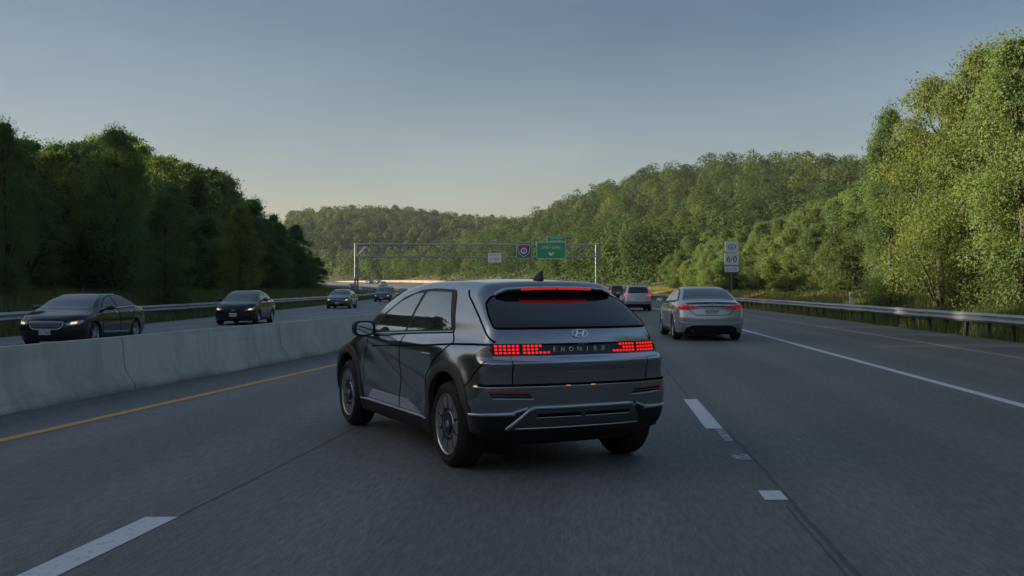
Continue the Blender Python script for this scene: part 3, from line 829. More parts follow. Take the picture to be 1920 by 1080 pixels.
plate_obj('shield', shift(shield((1.12, 1.17)), 0, -.02), .014, M['sign_blue'], root, -.066)
plate_obj('shield_band', shift([(-1.12, .70), (1.12, .70), (1.10, 1.10), (.5, 1.03), (0, 1.12), (-.5, 1.03), (-1.10, 1.10)], 0, -.02), .014, M['sign_red'], root, -.082)
def ring(ro, ri, sx=1., sz=1., n=28):
    V = []; F = []
    for k in range(n):
        a = 2 * math.pi * k / n
        for rr_2 in (ro, ri):
            V += [(math.cos(a) * rr_2 * sx, 0, math.sin(a) * rr_2 * sz), (math.cos(a) * rr_2 * sx, -.012, math.sin(a) * rr_2 * sz)]
    for k in range(n):
        a = 4 * k; c = 4 * ((k + 1) % n)
        F += [[a + 1, c + 1, c + 3, a + 3], [a, a + 2, c + 2, c], [a, c, c + 1, a + 1], [a + 2, a + 3, c + 3, c + 2]]
    return V, F
V, F = ring(.62, .40); b = MB(); b.add([(v[0], v[1] - .068, v[2] - .1) for v in V], F); b.build('ring', M['sign_white'], root)
put_text('6', .75, M['sign_white'], root, 0, -.072, -.1)
b = MB()
for x in (-.9, .9): b.bar((x, .1, -h / 2 + .2), (x, .1, h / 2 - .2), .07, 6); b.box((x, .25, 0), (.12, .35, .12))
b.build('bracket', M['galv_dull'], root)
# small white sign below the truss
x0, x1, z0, z1 = px2x(915, yy), px2x(940, yy), py2z(492, yy), py2z(474.5, yy)
w, h = x1 - x0, z1 - z0
root = empty('hanging_sign', ((x0 + x1) / 2, yy, (z0 + z1) / 2)); tag(root, 'small white sign hanging under the gantry truss left of the shield', 'road sign')
plate_obj('panel', rrect(w, h, .08), .05, M['sign_white'], root)
put_text('IUNOITUIN', .36, M['sign_slate'], root, 0, -.006, h * .30, sx=.95)
put_text('I21005', .72, M['sign_slate'], root, 0, -.006, -h * .16)
b = MB()
for x in (-.9, .9): b.bar((x, .12, 0), (x, .12, h / 2 + .6), .06, 6)
b.build('hanger', M['galv_dull'], root)

# route marker assembly on the right verge
yy = 84.; x = px2x(1372, yy); zg = float(terrain(x, yy))
root = empty('route_marker_post', (x, yy, zg)); tag(root, 'thin steel post with three stacked white route signs behind the right guard rail', 'road sign')
b = MB(); b.box((0, .05, (py2z(455, yy) - zg) / 2 - .3), (.10, .06, py2z(455, yy) - zg + .6)); b.build('post', M['galv_dull'], root, bevel=.008)
def panel3(pt, pb, wpx):
    w = wpx / FPX * yy; h = (pb - pt) / FPX * yy; zc = py2z((pt + pb) / 2, yy) - zg
    b = MB(); b.prism(shift(rrect(w, h, .06), 0, zc), -.012, .012); b.build('sign_panel', M['sign_white'], root)
    return w, h, zc
w, h, zc = panel3(452.3, 473.2, 24.6)
V, F = ring(.34, .27, 1.0, .66); b = MB(); b.add([(v[0], v[1] - .014, v[2] + zc) for v in V], F); b.build('emblem_ring', M['sign_slate'], root)
put_text('66', .30, M['sign_slate'], root, 0, -.016, zc)
w, h, zc = panel3(475, 497, 26.4)
put_text('6', .72, M['sign_black'], root, -.27, -.016, zc - .02); put_text('1', .46, M['sign_slate'], root, .0, -.016, zc + .02); put_text('0', .72, M['sign_black'], root, .27, -.016, zc - .02)
w, h, zc = panel3(499, 510, 26.4)
put_text('L A T E', .27, M['sign_black'], root, 0, -.016, zc)

# delineator post
yy = 51.; x = px2x(1595.5, yy); zg = float(terrain(x, yy))
root = empty('delineator_post', (x, yy, zg)); tag(root, 'short white reflector post just behind the right guard rail', 'marker post')
zt = py2z(547.5, yy) - zg
b = MB(); b.prism([(-.06, -.3), (.06, -.3), (.075, zt - .06), (.055, zt), (-.055, zt), (-.075, zt - .06)], -.035, .035); b.build('stake', M['delineator'], root, bevel=.012)
b = MB(); b.prism(shift(rrect(.09, .14, .02), 0, zt - .17), -.040, -.037); b.build('reflector', M['galv'], root)
# pale boulder by the gantry foot
r = np.random.default_rng(4)
bm = bmesh.new(); bmesh.ops.create_icosphere(bm, subdivisions=3, radius=1)
for v in bm.verts:
    q = v.co; k = 1 + .16 * math.sin(q.x * 4 + 1) + .13 * math.sin(q.y * 5.3 + q.z * 3) + .05 * math.sin(q.z * 11 + q.x * 7)
    v.co = Vector((q.x * 1.25 * k, q.y * .9 * k, q.z * .8 * k))
me = bpy.data.meshes.new('boulder'); bm.to_mesh(me); bm.free()
o = link('boulder', me, noisy('pale rock', (.22, .21, .20), (.34, .33, .32), 1.4, .9, bump=.5)); xx = px2x(1106, 192); o.location = (xx, 192, float(terrain(xx, 192)) + 2.0)
o.location.z = float(terrain(xx, 192)) + .45
tag(o, 'pale grey boulder on the grass bank beside the right foot of the gantry', 'boulder')

# ------------------------------------------------------------------ cars: a body solid from profile curves, parts cut on its surface
def smax(a, b, k):
    h = np.maximum(k - np.abs(a - b), 0) / k
    return np.maximum(a, b) + h * h * k * .25

class Body:
    def __init__(s, sp):
        s.sp = sp
        s.T = pchip(*zip(*sp['T'])); s.Rr = pchip(*zip(*sp['R'])); s.Ff = pchip(*zip(*sp['F']))
        s.W = pchip(*zip(*sp['W'])); s.I = pchip(*zip(*sp['I']))
        # soften the top profile
        xs = np.linspace(sp['T'][0][0], sp['T'][-1][0], 700); zs = s.T(xs)
        kx = np.exp(-.5 * (np.arange(-30, 31) / sp.get('tsm', 7.)) ** 2); kx /= kx.sum()
        zz = np.convolve(np.pad(zs, 30, mode='edge'), kx, 'valid')
        s.tx, s.tz = xs, zz; s.td = np.gradient(zz, xs)
    def f(s, P):
        sp = s.sp; x, y, z = P[..., 0], P[..., 1], P[..., 2]; ay = np.abs(y)
        w = s.W(x) - s.I(z)
        if 'extra' in sp: w = w + sp['extra'](x, z)
        fs = ay - w
        t = np.interp(x, s.tx, s.tz) - sp['crown'] * (ay / .8) ** 2.4
        ft = (z - t) / np.sqrt(1 + np.clip(np.interp(x, s.tx, s.td), -2.5, 2.5) ** 2)
        xr = s.Rr(z) + sp['rbow'] * (ay / .85) ** 2.6
        xf = s.Ff(z) - sp['fbow'] * (ay / .85) ** 2.4
        d = smax(fs, ft, sp['kt'])
        d = smax(d, (xr - x) * .93, sp['ke'])
        d = smax(d, (x - xf) * .93, sp['ke'] * 1.2)
        d = smax(d, sp['zbot'] - z, .05)
        return d
    def normal(s, P, e=.004):
        g = np.stack([s.f(P + np.eye(3)[k] * e) - s.f(P - np.eye(3)[k] * e) for k in range(3)], -1)
        return g / np.maximum(np.linalg.norm(g, axis=-1, keepdims=True), 1e-9)
    def solve(s, A, B, it=34):
        """A outside, B inside"""
        a = np.zeros(len(A)); b = np.ones(len(A))
        # march first so the outermost crossing is found
        n = 40; hit = np.full(len(A), -1)
        for k in range(1, n + 1):
            v = s.f(A + (B - A) * (k / n)) <= 0
            new = v & (hit < 0); hit[new] = k
        k = np.where(hit < 0, n, hit); a = (k - 1) / n; b = k / n
        for _ in range(it):
            m = (a + b) / 2; v = s.f(A + (B - A) * m[:, None]) <= 0
            b = np.where(v, m, b); a = np.where(v, a, m)
        return A + (B - A) * ((a + b) / 2)[:, None]
    def shell(s, nx, ny, nz):
        sp = s.sp; x0, x1 = sp['R'][0][0] - .25, sp['F'][0][1] + .45
        x0 = min(v for _, v in sp['R']) - .12; x1 = max(v for _, v in sp['F']) + .12
        y1 = max(w for _, w in sp['W']) + .12; z0 = sp['zbot'] - .1; z1 = max(z for _, z in sp['T']) + .12
        X = np.linspace(x0, x1, nx + 1); Y = np.linspace(-y1, y1, ny + 1); Z = np.linspace(z0, z1, nz + 1)
        V = {}; vs = []; F = []
        def vid(i, j, k):
            q = (i, j, k)
            if q not in V: V[q] = len(vs); vs.append((X[i], Y[j], Z[k]))
            return V[q]
        for i in range(nx):
            for j in range(ny):
                for k, fl in ((0, 0), (nz, 1)):
                    q = [vid(i, j, k), vid(i + 1, j, k), vid(i + 1, j + 1, k), vid(i, j + 1, k)]; F.append(q if fl else q[::-1])
        for i in range(nx):
            for k in range(nz):
                for j, fl in ((0, 1), (ny, 0)):
                    q = [vid(i, j, k), vid(i + 1, j, k), vid(i + 1, j, k + 1), vid(i, j, k + 1)]; F.append(q if fl else q[::-1])
        for j in range(ny):
            for k in range(nz):
                for i, fl in ((0, 0), (nx, 1)):
                    q = [vid(i, j, k), vid(i, j + 1, k), vid(i, j + 1, k + 1), vid(i, j, k + 1)]; F.append(q if fl else q[::-1])
        A = np.array(vs)
        B = np.stack([np.clip(A[:, 0], x0 + .75, x1 - .95), np.clip(A[:, 1], -.35, .35), np.clip(A[:, 2], sp.get('sz0', .55), sp.get('sz1', .80))], -1)
        return s.solve(A, B), np.array(F)

AX = {'side': (0, 2), 'rear': (1, 2), 'top': (0, 1), 'front': (1, 2)}
def dens(poly, res, closed=True):
    out = []; n = len(poly)
    for i in range(n if closed else n - 1):
        a = np.array(poly[i], float); b = np.array(poly[(i + 1) % n], float)
        k = max(1, int(np.ceil(np.linalg.norm(b - a) / res)))
        for j in range(k): out.append(a + (b - a) * j / k)
    if not closed: out.append(np.array(poly[-1], float))
    return np.array(out)
def smooth_poly(poly, r=.05, n=4):
    """round the corners"""
    out = []; m = len(poly)
    for i in range(m):
        p = np.array(poly[i], float); a = np.array(poly[i - 1], float) - p; b = np.array(poly[(i + 1) % m], float) - p
        la, lb = np.linalg.norm(a), np.linalg.norm(b); q = min(r, la * .45, lb * .45)
        s, e = p + a / la * q, p + b / lb * q
        for k in range(n + 1):
            t = k / n; out.append((1 - t) ** 2 * s + 2 * t * (1 - t) * p + t * t * e)
    return out
def lift(B, Q, axis, sgn):
    Q = np.asarray(Q, float); n = len(Q); z = np.zeros(n)
    if axis == 'side': A = np.stack([Q[:, 0], z + 1.25 * sgn, Q[:, 1]], -1); C = np.stack([Q[:, 0], z + .05 * sgn, Q[:, 1]], -1)
    elif axis == 'rear': A = np.stack([z + B.sp['R'][0][1] - .9, Q[:, 0], Q[:, 1]], -1); C = np.stack([z + .9, Q[:, 0], Q[:, 1]], -1)
    elif axis == 'front': A = np.stack([z + B.sp['F'][0][1] + .8, Q[:, 0], Q[:, 1]], -1); C = np.stack([z + 2.0, Q[:, 0], Q[:, 1]], -1)
    else: A = np.stack([Q[:, 0], Q[:, 1], z + 2.1], -1); C = np.stack([Q[:, 0], Q[:, 1], z + .55], -1)
    P = B.solve(A, C)
    return P, B.normal(P)
def panel(B, name, poly, axis, m, parent, off=.004, res=.05, sgn=1, skirt=.02, flat=None):
    """a curved panel lying on the body surface, with turned-in edges"""
    bd = dens(poly, res); n = len(bd)
    lo, hi = bd.min(0), bd.max(0)
    gx_, gy_ = np.meshgrid(np.arange(lo[0] + res / 2, hi[0], res), np.arange(lo[1] + res / 2, hi[1], res))
    G = np.stack([gx_.ravel(), gy_.ravel()], -1)
    # keep lattice points inside and not too near the edge
    ins = np.zeros(len(G), bool); j = n - 1
    for i in range(n):
        c = ((bd[i, 1] > G[:, 1]) != (bd[j, 1] > G[:, 1])) & (G[:, 0] < (bd[j, 0] - bd[i, 0]) * (G[:, 1] - bd[i, 1]) / (bd[j, 1] - bd[i, 1] + 1e-12) + bd[i, 0])
        ins ^= c; j = i
    G = G[ins]
    if len(G):
        dd = np.sqrt(((G[:, None, :] - bd[None]) ** 2).sum(-1)).min(1); G = G[dd > res * .45]
    allp = np.concatenate([bd, G]) if len(G) else bd
    r = delaunay_2d_cdt([Vector(p) for p in allp], [(i, (i + 1) % n) for i in range(n)], [], 1, 1e-7)
    Q = np.array([tuple(v) for v in r[0]]); T = [list(t) for t in r[2]]
    P, N = lift(B, Q, axis, sgn)
    if flat: P = flat(P)
    P = P + N * off
    # orient outward
    if T:
        t = T[len(T) // 2]; g = np.cross(P[t[1]] - P[t[0]], P[t[2]] - P[t[0]])
        if np.dot(g, N[t[0]]) < 0: T = [t_[::-1] for t_ in T]
    # skirt along boundary edges
    ec = {}
    for t in T:
        for k in range(3):
            a, b = t[k], t[(k + 1) % 3]; ec[(a, b)] = 1
    bnd = [(a, b) for (a, b) in ec if (b, a) not in ec]
    V = list(P); NN = list(N); low = {}; hi_ = {}
    for a, b in bnd:
        for q in (a, b):
            if q not in low:
                low[q] = len(V); V.append(P[q] - N[q] * skirt); NN.append(N[q])
    F = T + [[b, a, low[a]] for a, b in bnd] + [[b, low[a], low[b]] for a, b in bnd]
    me = mesh_np(name, np.array(V), np.array(F), normals=np.array(NN))
    return link(name, me, m, parent)
def seam(B, name, line_, axis, m, parent, w=.008, off=.0055, res=.04, sgn=1, closed=False):
    Q = dens(line_, res, closed)
    if closed: Q = np.concatenate([Q, Q[:1]])
    d = np.gradient(Q, axis=0); d /= np.maximum(np.linalg.norm(d, axis=1, keepdims=True), 1e-9)
    nr = np.stack([-d[:, 1], d[:, 0]], -1)
    Pa, Na = lift(B, Q + nr * w / 2, axis, sgn); Pb, Nb = lift(B, Q - nr * w / 2, axis, sgn)
    n = len(Q); V = np.concatenate([Pa + Na * off, Pb + Nb * off, Pa - Na * .004, Pb - Nb * .004])
    F = []
    for k in range(n - 1):
        F += [[k, k + 1, n + k + 1, n + k], [2 * n + k, 2 * n + k + 1, k + 1, k], [n + k, n + k + 1, 3 * n + k + 1, 3 * n + k]]
    me = mesh_np(name, V, np.array(F)); bm = bmesh.new(); bm.from_mesh(me); bmesh.ops.recalc_face_normals(bm, faces=bm.faces); bm.to_mesh(me); bm.free()
    c = len(me.polygons) // 2
    P0 = V[0]; k0 = me.polygons[0]
    if np.dot(np.array(k0.normal), Na[0]) < 0: me.flip_normals()
    return link(name, me, m, parent)

def make_wheel(parent, x, y, r, w, rim_r, style, name='wheel', seg=40, ang=0.):
    """axle along y; outer face towards sign(y)"""
    s = 1 if y > 0 else -1
    b = MB(); b.lathe([(.0, -.06 * s), (.17, -.06 * s), (.19, -.03 * s), (.17, .0), (0, .0)], 20); hub = b.build(name, M['dark_rim'], parent); hub.location = (x, y - s * .12, r)
    b = MB()
    b.lathe([(rim_r * .98, -w / 2), (rim_r + .015, -w / 2), (r - .05, -w / 2 - .008), (r - .012, -w / 2 + .02), (r, -w * .3), (r - .007, -w * .27), (r - .007, -w * .24), (r, -w * .22), (r, -w * .03), (r - .008, -w * .02), (r - .008, w * .02), (r, w * .03), (r, w * .22), (r - .007, w * .24), (r - .007, w * .27), (r, w * .3), (r - .012, w / 2 - .02), (r - .05, w / 2 + .008), (r - .055, w / 2 + .006), (rim_r + .04, w / 2 + .006), (rim_r + .035, w / 2 + .009), (rim_r + .015, w / 2), (rim_r * .98, w / 2)], seg)
    t = b.build('tyre', M['tyre'], hub); t.location = (0, s * (.12 - w / 2 + .02), 0)
    yo = s * (.12 + .016)
    b = MB()
    def L(*p): return [(q[0], q[1] * s) for q in p]
    b.lathe(L((rim_r, -.12), (rim_r, .010), (rim_r - .010, .016), (rim_r - .022, .010), (rim_r - .03, -.03), (rim_r - .05, -.09)), seg)
    lip = b.build('rim', M['bright_rim' if style != 'steel' else 'grey_rim'], hub); lip.location = (0, s * .12, 0)
    b = MB(); b.lathe(L((rim_r - .03, -.05), (rim_r * .6, -.055), (.1, -.05), (0, -.05)), seg); d = b.build('rim_dish', M['dark_rim'], hub); d.location = (0, s * .12, 0)
    b = MB()
    if style == 'turbine':
        # flat aero blades round a dark star, with a stepped hub
        n = 10
        for k in range(n):
            a = 2 * math.pi * k / n + ang; a2 = a + 2 * math.pi / n * .93
            pts = [(rim_r * .54, a + .05), (rim_r - .026, a), (rim_r - .026, (a + a2) / 2), (rim_r - .026, a2), (rim_r * .54, a2 - .07)]
            poly = [(math.cos(t_) * q, math.sin(t_) * q) for q, t_ in pts]
            b.prism(poly, -.026 * s, .004 * s)
        sp_ = b.build('rim_blades', M['grey_rim'], hub); sp_.location = (0, s * .12, 0)
        b = MB()
        for k in range(n):
            a = 2 * math.pi * k / n + ang + .33
            b.bar((math.cos(a) * .06, -.02 * s, math.sin(a) * .06), (math.cos(a) * (rim_r * .62), -.014 * s, math.sin(a) * (rim_r * .62)), .013, 6)
        b.lathe(L((.125, -.03), (.12, -.005), (.105, .0), (.10, -.008), (.075, -.006), (.07, .006), (.03, .010), (0, .010)), 24)
        sp_ = b.build('hub_cap', M['dark_rim'], hub); sp_.location = (0, s * .12, 0)
        b = MB(); b.lathe(L((.032, .010), (.03, .014), (0, .014)), 16); b.lathe(L((.118, -.004), (.114, .002), (.108, .0)), 28); q = b.build('cap_badge', M['chrome'], hub); q.location = (0, s * .12, 0)
    else:
        n = 5
        for k in range(n):
            for da in (-.13, .13):
                a = 2 * math.pi * k / n + ang
                a1 = a + da * .6; a2 = a + da * 1.7
                p = [(.05, a1 - .25), (.05, a1 + .25), (rim_r - .02, a2 + .075), (rim_r - .02, a2 - .075)]
                b.prism([(math.cos(t_) * q, math.sin(t_) * q) for q, t_ in p], -.035 * s, -.004 * s)
        b.lathe(L((.075, -.03), (.07, .0), (.03, .004), (0, .004)), 20)
        sp_ = b.build('rim_spokes', M['bright_rim'], hub); sp_.location = (0, s * .12, 0)
    return hub

def arch_cut(P, F, wheels, r, ymin=.55):
    c = P[F].mean(1); keep = np.ones(len(F), bool)
    for wx, wz in wheels:
        keep &= ~((np.hypot(c[:, 0] - wx, c[:, 2] - wz) < r) & (np.abs(c[:, 1]) > ymin) & (c[:, 2] < wz + r))
    # snap rim of the hole to the circle
    used = np.unique(F[keep].ravel()); cut = np.unique(F[~keep].ravel())
    rim = np.intersect1d(used, cut); rim = rim[np.abs(P[rim, 1]) > ymin + .05]
    for wx, wz in wheels:
        q = rim[np.hypot(P[rim, 0] - wx, P[rim, 2] - wz) < r * 1.3]
        q = q[P[q, 2] > wz - .12]
        v = P[q][:, [0, 2]] - np.array([wx, wz]); l = np.linalg.norm(v, axis=1, keepdims=True); v = v / l * r
        P[q, 0] = wx + v[:, 0]; P[q, 2] = wz + v[:, 1]
    return F[keep]

def arch_poly(cx, cz, r0, r1, a0, a1, n=26):
    o_ = [(cx + r1 * math.cos(R(a0 + (a1 - a0) * k / n)), cz + r1 * math.sin(R(a0 + (a1 - a0) * k / n))) for k in range(n + 1)]
    i_ = [(cx + r0 * math.cos(R(a1 + (a0 - a1) * k / n)), cz + r0 * math.sin(R(a1 + (a0 - a1) * k / n))) for k in range(n + 1)]
    return o_ + i_
def well(parent, wx, wz, r, y0, y1):
    b = MB(); n = 20; V = []; F = []
    for k in range(n + 1):
        a = R(-6 + 192 * k / n)
        V += [(wx + r * math.cos(a), y0, wz + r * math.sin(a)), (wx + r * math.cos(a), y1, wz + r * math.sin(a))]
    for k in range(n): F.append([2 * k, 2 * k + 1, 2 * k + 3, 2 * k + 2])
    F.append([2 * k + 1 for k in range(n + 1)])
    b.add(V, F); return b.build('wheel_well', M['well'], parent)

def body_shell(B, root, paint, lat, wheels, ar, cut_z=.30, name='body', rear_cut=0.):
    P, F = B.shell(*lat)
    F = arch_cut(P, F, wheels, ar)
    c = P[F].mean(1); mi = ((c[:, 2] < cut_z) | ((c[:, 2] < rear_cut) & (c[:, 0] < -.42))).astype(np.int32)
    N = B.normal(P, .006)
    return link(name, mesh_np(name, P, F, mi=mi, normals=N), [paint, M['black_trim']], root)

# ---------------------------------------------------------------- the dark hatchback in front
def build_hero():
    paint = car_paint('dark grey metallic paint', (.31, .325, .335), .92, .18)
    sp = dict(
        T=[(-1.2, 1.545), (-.5, 1.575), (-.1, 1.612), (.5, 1.638), (1.1, 1.636), (1.6, 1.60), (2.05, 1.492), (2.5, 1.275), (2.85, 1.09), (3.1, 1.005), (3.5, .93), (3.75, .84), (3.95, .70)],
        R=[(.25, -.52), (.34, -.66), (.44, -.735), (.55, -.765), (.64, -.774), (.735, -.778), (.757, -.768), (.85, -.776), (.922, -.796), (.932, -.796), (.984, -.737), (1.0, -.728), (1.09, -.705), (1.2, -.655), (1.35, -.455), (1.47, -.255), (1.50, -.205), (1.56, -.18), (1.7, -.14)],
        F=[(.25, 3.60), (.35, 3.76), (.55, 3.83), (.70, 3.82), (.84, 3.74), (1.0, 3.6), (1.7, 3.4)],
        W=[(-.85, .86), (-.5, .915), (0, .945), (.5, .935), (1.5, .932), (2.6, .935), (3.0, .945), (3.5, .915), (3.9, .84)],
        I=[(.25, .05), (.36, .015), (.50, .0), (.75, .0), (.95, .004), (1.02, .012), (1.06, .03), (1.10, .062), (1.3, .125), (1.5, .205), (1.7, .30)],
        crown=.055, rbow=.135, fbow=.22, kt=.10, ke=.085, zbot=.22, tsm=8.)
    def extra(x, z):
        zl = .93 - (2.35 - x) * .235; d = z - zl
        band = sstep(.15, .5, x) * sstep(2.65, 2.3, x) * sstep(.34, .45, z) * sstep(1.04, .95, z)
        e0 = -np.maximum(z - 1.12, 0) * .05 * sstep(.75, -.35, x)
        e = e0 - .024 * band * np.exp(-(d / np.where(d > 0, .12, .17)) ** 2)
        e = e + (.030 - .070 * np.clip((z - .64) / .42, 0, 1)) * sstep(.60, -.15, x) * sstep(.45, .62, z)
        fl = 0
        for wx in (0, 3.0): fl = fl + .016 * np.exp(-((np.hypot(x - wx, z - .37) - .52) / .09) ** 2)
        return e + fl
    sp['extra'] = extra
    B = Body(sp)
    root = empty('hatchback_car', HERO_LOC, HERO_RZ)
    tag(root, 'dark grey electric hatchback with pixel tail lights lit, large in the middle of the road', 'car')
    wheels = [(0, .37), (3.0, .37)]
    body_shell(B, root, paint, (190, 84, 110), wheels, .475, .36, 'body', .503)
    G, SM = M['glass'], M['seam']
    for sg in (1, -1):
        # black wheel arches, sills
        for wx in (0, 3.0):
            panel(B, 'wheel_arch_trim', arch_poly(wx, .37, .462, .552, -8 if wx else -14, 181 if not wx else 196), 'side', M['grey_trim'], root, .010, .04, sg, .05)
            well(root, wx, .37, .485, sg * .90, sg * .55)
        sill = [(.50, .225), (2.50, .225), (2.52, .30), (2.50, .352), (.50, .352), (.46, .30)]
        panel(B, 'sill', sill, 'side', M['black_trim'], root, .012, .05, sg, .04)
        seam(B, 'sill_strip', [(.50, .362), (2.50, .362)], 'side', M['silver_trim'], root, .012, .016, .1, sg)
        # doors
        rd = [(1.265, .385), (1.265, .99), (1.225, 1.10), (.115, 1.155), (.02, 1.075), (.16, .99), (.33, .90), (.50, .76), (.565, .55), (.575, .385)]
        fd = [(2.42, .385), (2.42, .80), (2.36, .98), (2.30, 1.03), (1.24, 1.098), (1.275, .99), (1.275, .385)]
        for nm, poly, hx in (('rear_door', rd, .42), ('front_door', fd, 1.55)):
            d = panel(B, 'door', poly, 'side', paint, root, .003, .05, sg, .012)
            seam(B, 'door_gap', poly, 'side', SM, d, .0085, .0045, .04, sg, closed=True)
            seam(B, 'door_handle', [(hx, .95), (hx + .22, .945)], 'side', paint, d, .024, .006, .05, sg)
        # striped graphic low on the doors
        for k in range(8):
            z = .378 + k * .0145
            x0, x1 = .62 + k * .055, 2.28 - k * .022
            for a, b_ in ((x0, 1.255), (1.285, x1)):
                seam(B, 'door_stripe', [(a, z), (b_, z)], 'side', M['silver_trim'], root, .0062, .008, .15, sg)
        # waist line groove
        seam(B, 'waist_groove', [(-.74, 1.082), (-.4, 1.078), (0, 1.062), (.5, 1.030), (1.3, .985), (2.2, .935)], 'side', SM, root, .012, .006, .05, sg)
        seam(B, 'quarter_gap', [(-.30, .64), (-.45, .76), (-.60, .92), (-.70, 1.02)], 'side', SM, root, .006, .005, .04, sg)
        # windows: black surround, then the two panes
        dlo = smooth_poly([(2.42, 1.055), (2.05, 1.28), (1.62, 1.455), (1.20, 1.530), (.85, 1.545), (.36, 1.535), (.305, 1.50), (.10, 1.19), (.115, 1.165), (1.26, 1.112)], .04)
        fr = panel(B, 'window_surround', dlo, 'side', M['black_trim'], root, .0045, .05, sg, .01)
        fw = smooth_poly([(2.30, 1.085), (2.02, 1.262), (1.66, 1.41), (1.30, 1.49), (1.105, 1.502), (1.28, 1.132)], .025)
        rw = smooth_poly([(1.235, 1.137), (1.02, 1.508), (.85, 1.516), (.41, 1.508), (.175, 1.20), (.185, 1.182)], .025)
        for q in (fw, rw): panel(B, 'window', q, 'side', M['side_glass'], root, .0075, .05, sg, .008)
        seam(B, 'window_strip', [(.11, 1.166), (1.26, 1.112), (2.36, 1.058)], 'side', M['silver_trim'], root, .012, .008, .08, sg)
        # door mirror
        mir = MB()
        my = sg * 1.02; mx = 2.16; mz = 1.125
        for a, b_ in (((mx + .02, sg * .86, 1.07), (mx, sg * .95, 1.09)),): mir.bar(a, b_, .028, 8, .03)
        V = []; F = []; nn = 18
        ringz = [(-.055, .78), (-.05, .98), (.0, 1.0), (.06, .93), (.11, .72), (.135, .35), (.14, .02)]
        for dx, s_ in ringz:
            for k in range(nn):
                a = 2 * math.pi * k / nn; ca, sa = math.cos(a), math.sin(a)
                e = 2 / 3.2
                V.append((mx + dx, my + .118 * s_ * math.copysign(abs(ca) ** e, ca), mz + .082 * s_ * math.copysign(abs(sa) ** e, sa)))
        for i in range(len(ringz) - 1):
            for k in range(nn): F.append([i * nn + k, i * nn + (k + 1) % nn, (i + 1) * nn + (k + 1) % nn, (i + 1) * nn + k])
        mir.add(V, F, True); mo = mir.build('mirror', M['black_trim'], root)
        g = MB(); V = [(mx - .050, my + .103 * math.copysign(abs(math.cos(2 * math.pi * k / nn)) ** (2 / 3.2), math.cos(2 * math.pi * k / nn)), mz + .070 * math.copysign(abs(math.sin(2 * math.pi * k / nn)) ** (2 / 3.2), math.sin(2 * math.pi * k / nn))) for k in range(nn)]
        V2 = [(v[0] + .01, v[1], v[2]) for v in V]
        g.add(V + V2, [list(range(nn))] + [[k, (k + 1) % nn, nn + (k + 1) % nn, nn + k] for k in range(nn)]); g.build('mirror_glass', mat('mirror silvering', (.55, .60, .62), .03, 1.), mo)
        # front lamp on the nose, small black grille bar
        panel(B, 'headlight', [(sg * .45, .76), (sg * .80, .77), (sg * .82, .70), (sg * .46, .69)], 'front', M['lens'], root, .006, .06)
        for wx in (0, 3.0): make_wheel(root, wx, sg * .925, .37, .24, .272, 'turbine', ang=.2 + wx * .21 + (sg > 0) * .15)
    panel(B, 'front_grille', smooth_poly([(-.6, .34), (.6, .34), (.66, .45), (-.66, .45)], .03), 'front', M['black_trim'], root, .006, .08)
    panel(B, 'windshield', smooth_poly([(1.70, -.60), (1.70, .60), (2.0, .66), (2.82, .74), (2.92, .5), (2.95, 0), (2.92, -.5), (2.82, -.74), (2.0, -.66)], .05), 'top', G, root, .004, .08)
    # ---- rear
    # tailgate: one painted panel below the glass, with its gaps
    tg = [(-.635, .757), (.635, .757), (.647, .985), (-.647, .985)]
    t1 = panel(B, 'tailgate', tg, 'rear', paint, root, .004, .018, 1, .012)
    seam(B, 'tailgate_gap', [(-.90, .752), (.90, .752)], 'rear', SM, t1, .020, .006, .05)
    cr_ = [(y_, .962 - .026 * (1 - (y_ / .79) ** 2)) for y_ in np.linspace(-.79, .79, 25)]
    panel(B, 'tailgate_strip', cr_ + [(.785, .984), (-.785, .984)], 'rear', mat('painted sky sheen', (.55, .60, .66), .30, .9), root, .007, .02, 1, .01)  # bluer, brighter than the body: sky sheen of the ledge put into its colour
    for s_ in (-1, 1): seam(B, 'tailgate_gap', [(s_ * .64, .757), (s_ * .65, .985)], 'rear', SM, t1, .008, .006, .03)
    for s_ in (-1, 1): seam(B, 'hatch_gap', [(-.60, 1.10), (-.45, 1.20), (-.29, 1.305), (-.08, 1.415), (.04, 1.475), (.11, 1.53)], 'side', SM, root, .012, .005, .03, s_)
    # full width lamp bar
    bar = [(-.785, .993), (.785, .993), (.800, 1.04), (.785, 1.088), (-.785, 1.088), (-.800, 1.04)]
    lb = panel(B, 'tail_light_bar', bar, 'rear', mat('gloss black lamp bar', (.008, .006, .006), .10, spec=.5), root, .006, .03, 1, .015)
    pz = .0278; pitch = .0345
    def cells(s_, rows, y0):
        """square LED cells"""
        V = []; F = []; Q = []
        for row, (start, cnt_) in enumerate(rows):
            z = 1.069 - row * pz
            for k in range(cnt_):
                yc = s_ * (y0 - (start + k) * pitch)
                Q.append((yc, z))
        Q = np.array(Q); hw, hz = .0118, .0090
        q8 = []
        cut = .0042
        offs = [(-hw, -hz + cut), (-hw + cut, -hz), (hw - cut, -hz), (hw, -hz + cut), (hw, hz - cut), (hw - cut, hz), (-hw + cut, hz), (-hw, hz - cut)]
        for o_ in offs: q8.append(Q + np.array(o_))
        allq = np.stack(q8, 1).reshape(-1, 2)
        P, N = lift(B, allq, 'rear', 1)
        n = len(Q); Pt = P + N * .010; Pb = P + N * .004
        V = np.concatenate([Pt, Pb]); m8 = n * 8
        for i in range(n):
            b8 = i * 8
            F.append([b8 + j for j in range(8)][::-1])
            for j in range(8): F.append([b8 + j, b8 + (j + 1) % 8, m8 + b8 + (j + 1) % 8, m8 + b8 + j])
        b = MB(); b.add([tuple(v) for v in V], F); return b.build('tail_light', M['tail_red'], lb)
    cells(1, [(0, 6), (0, 6), (0, 6)], .752)
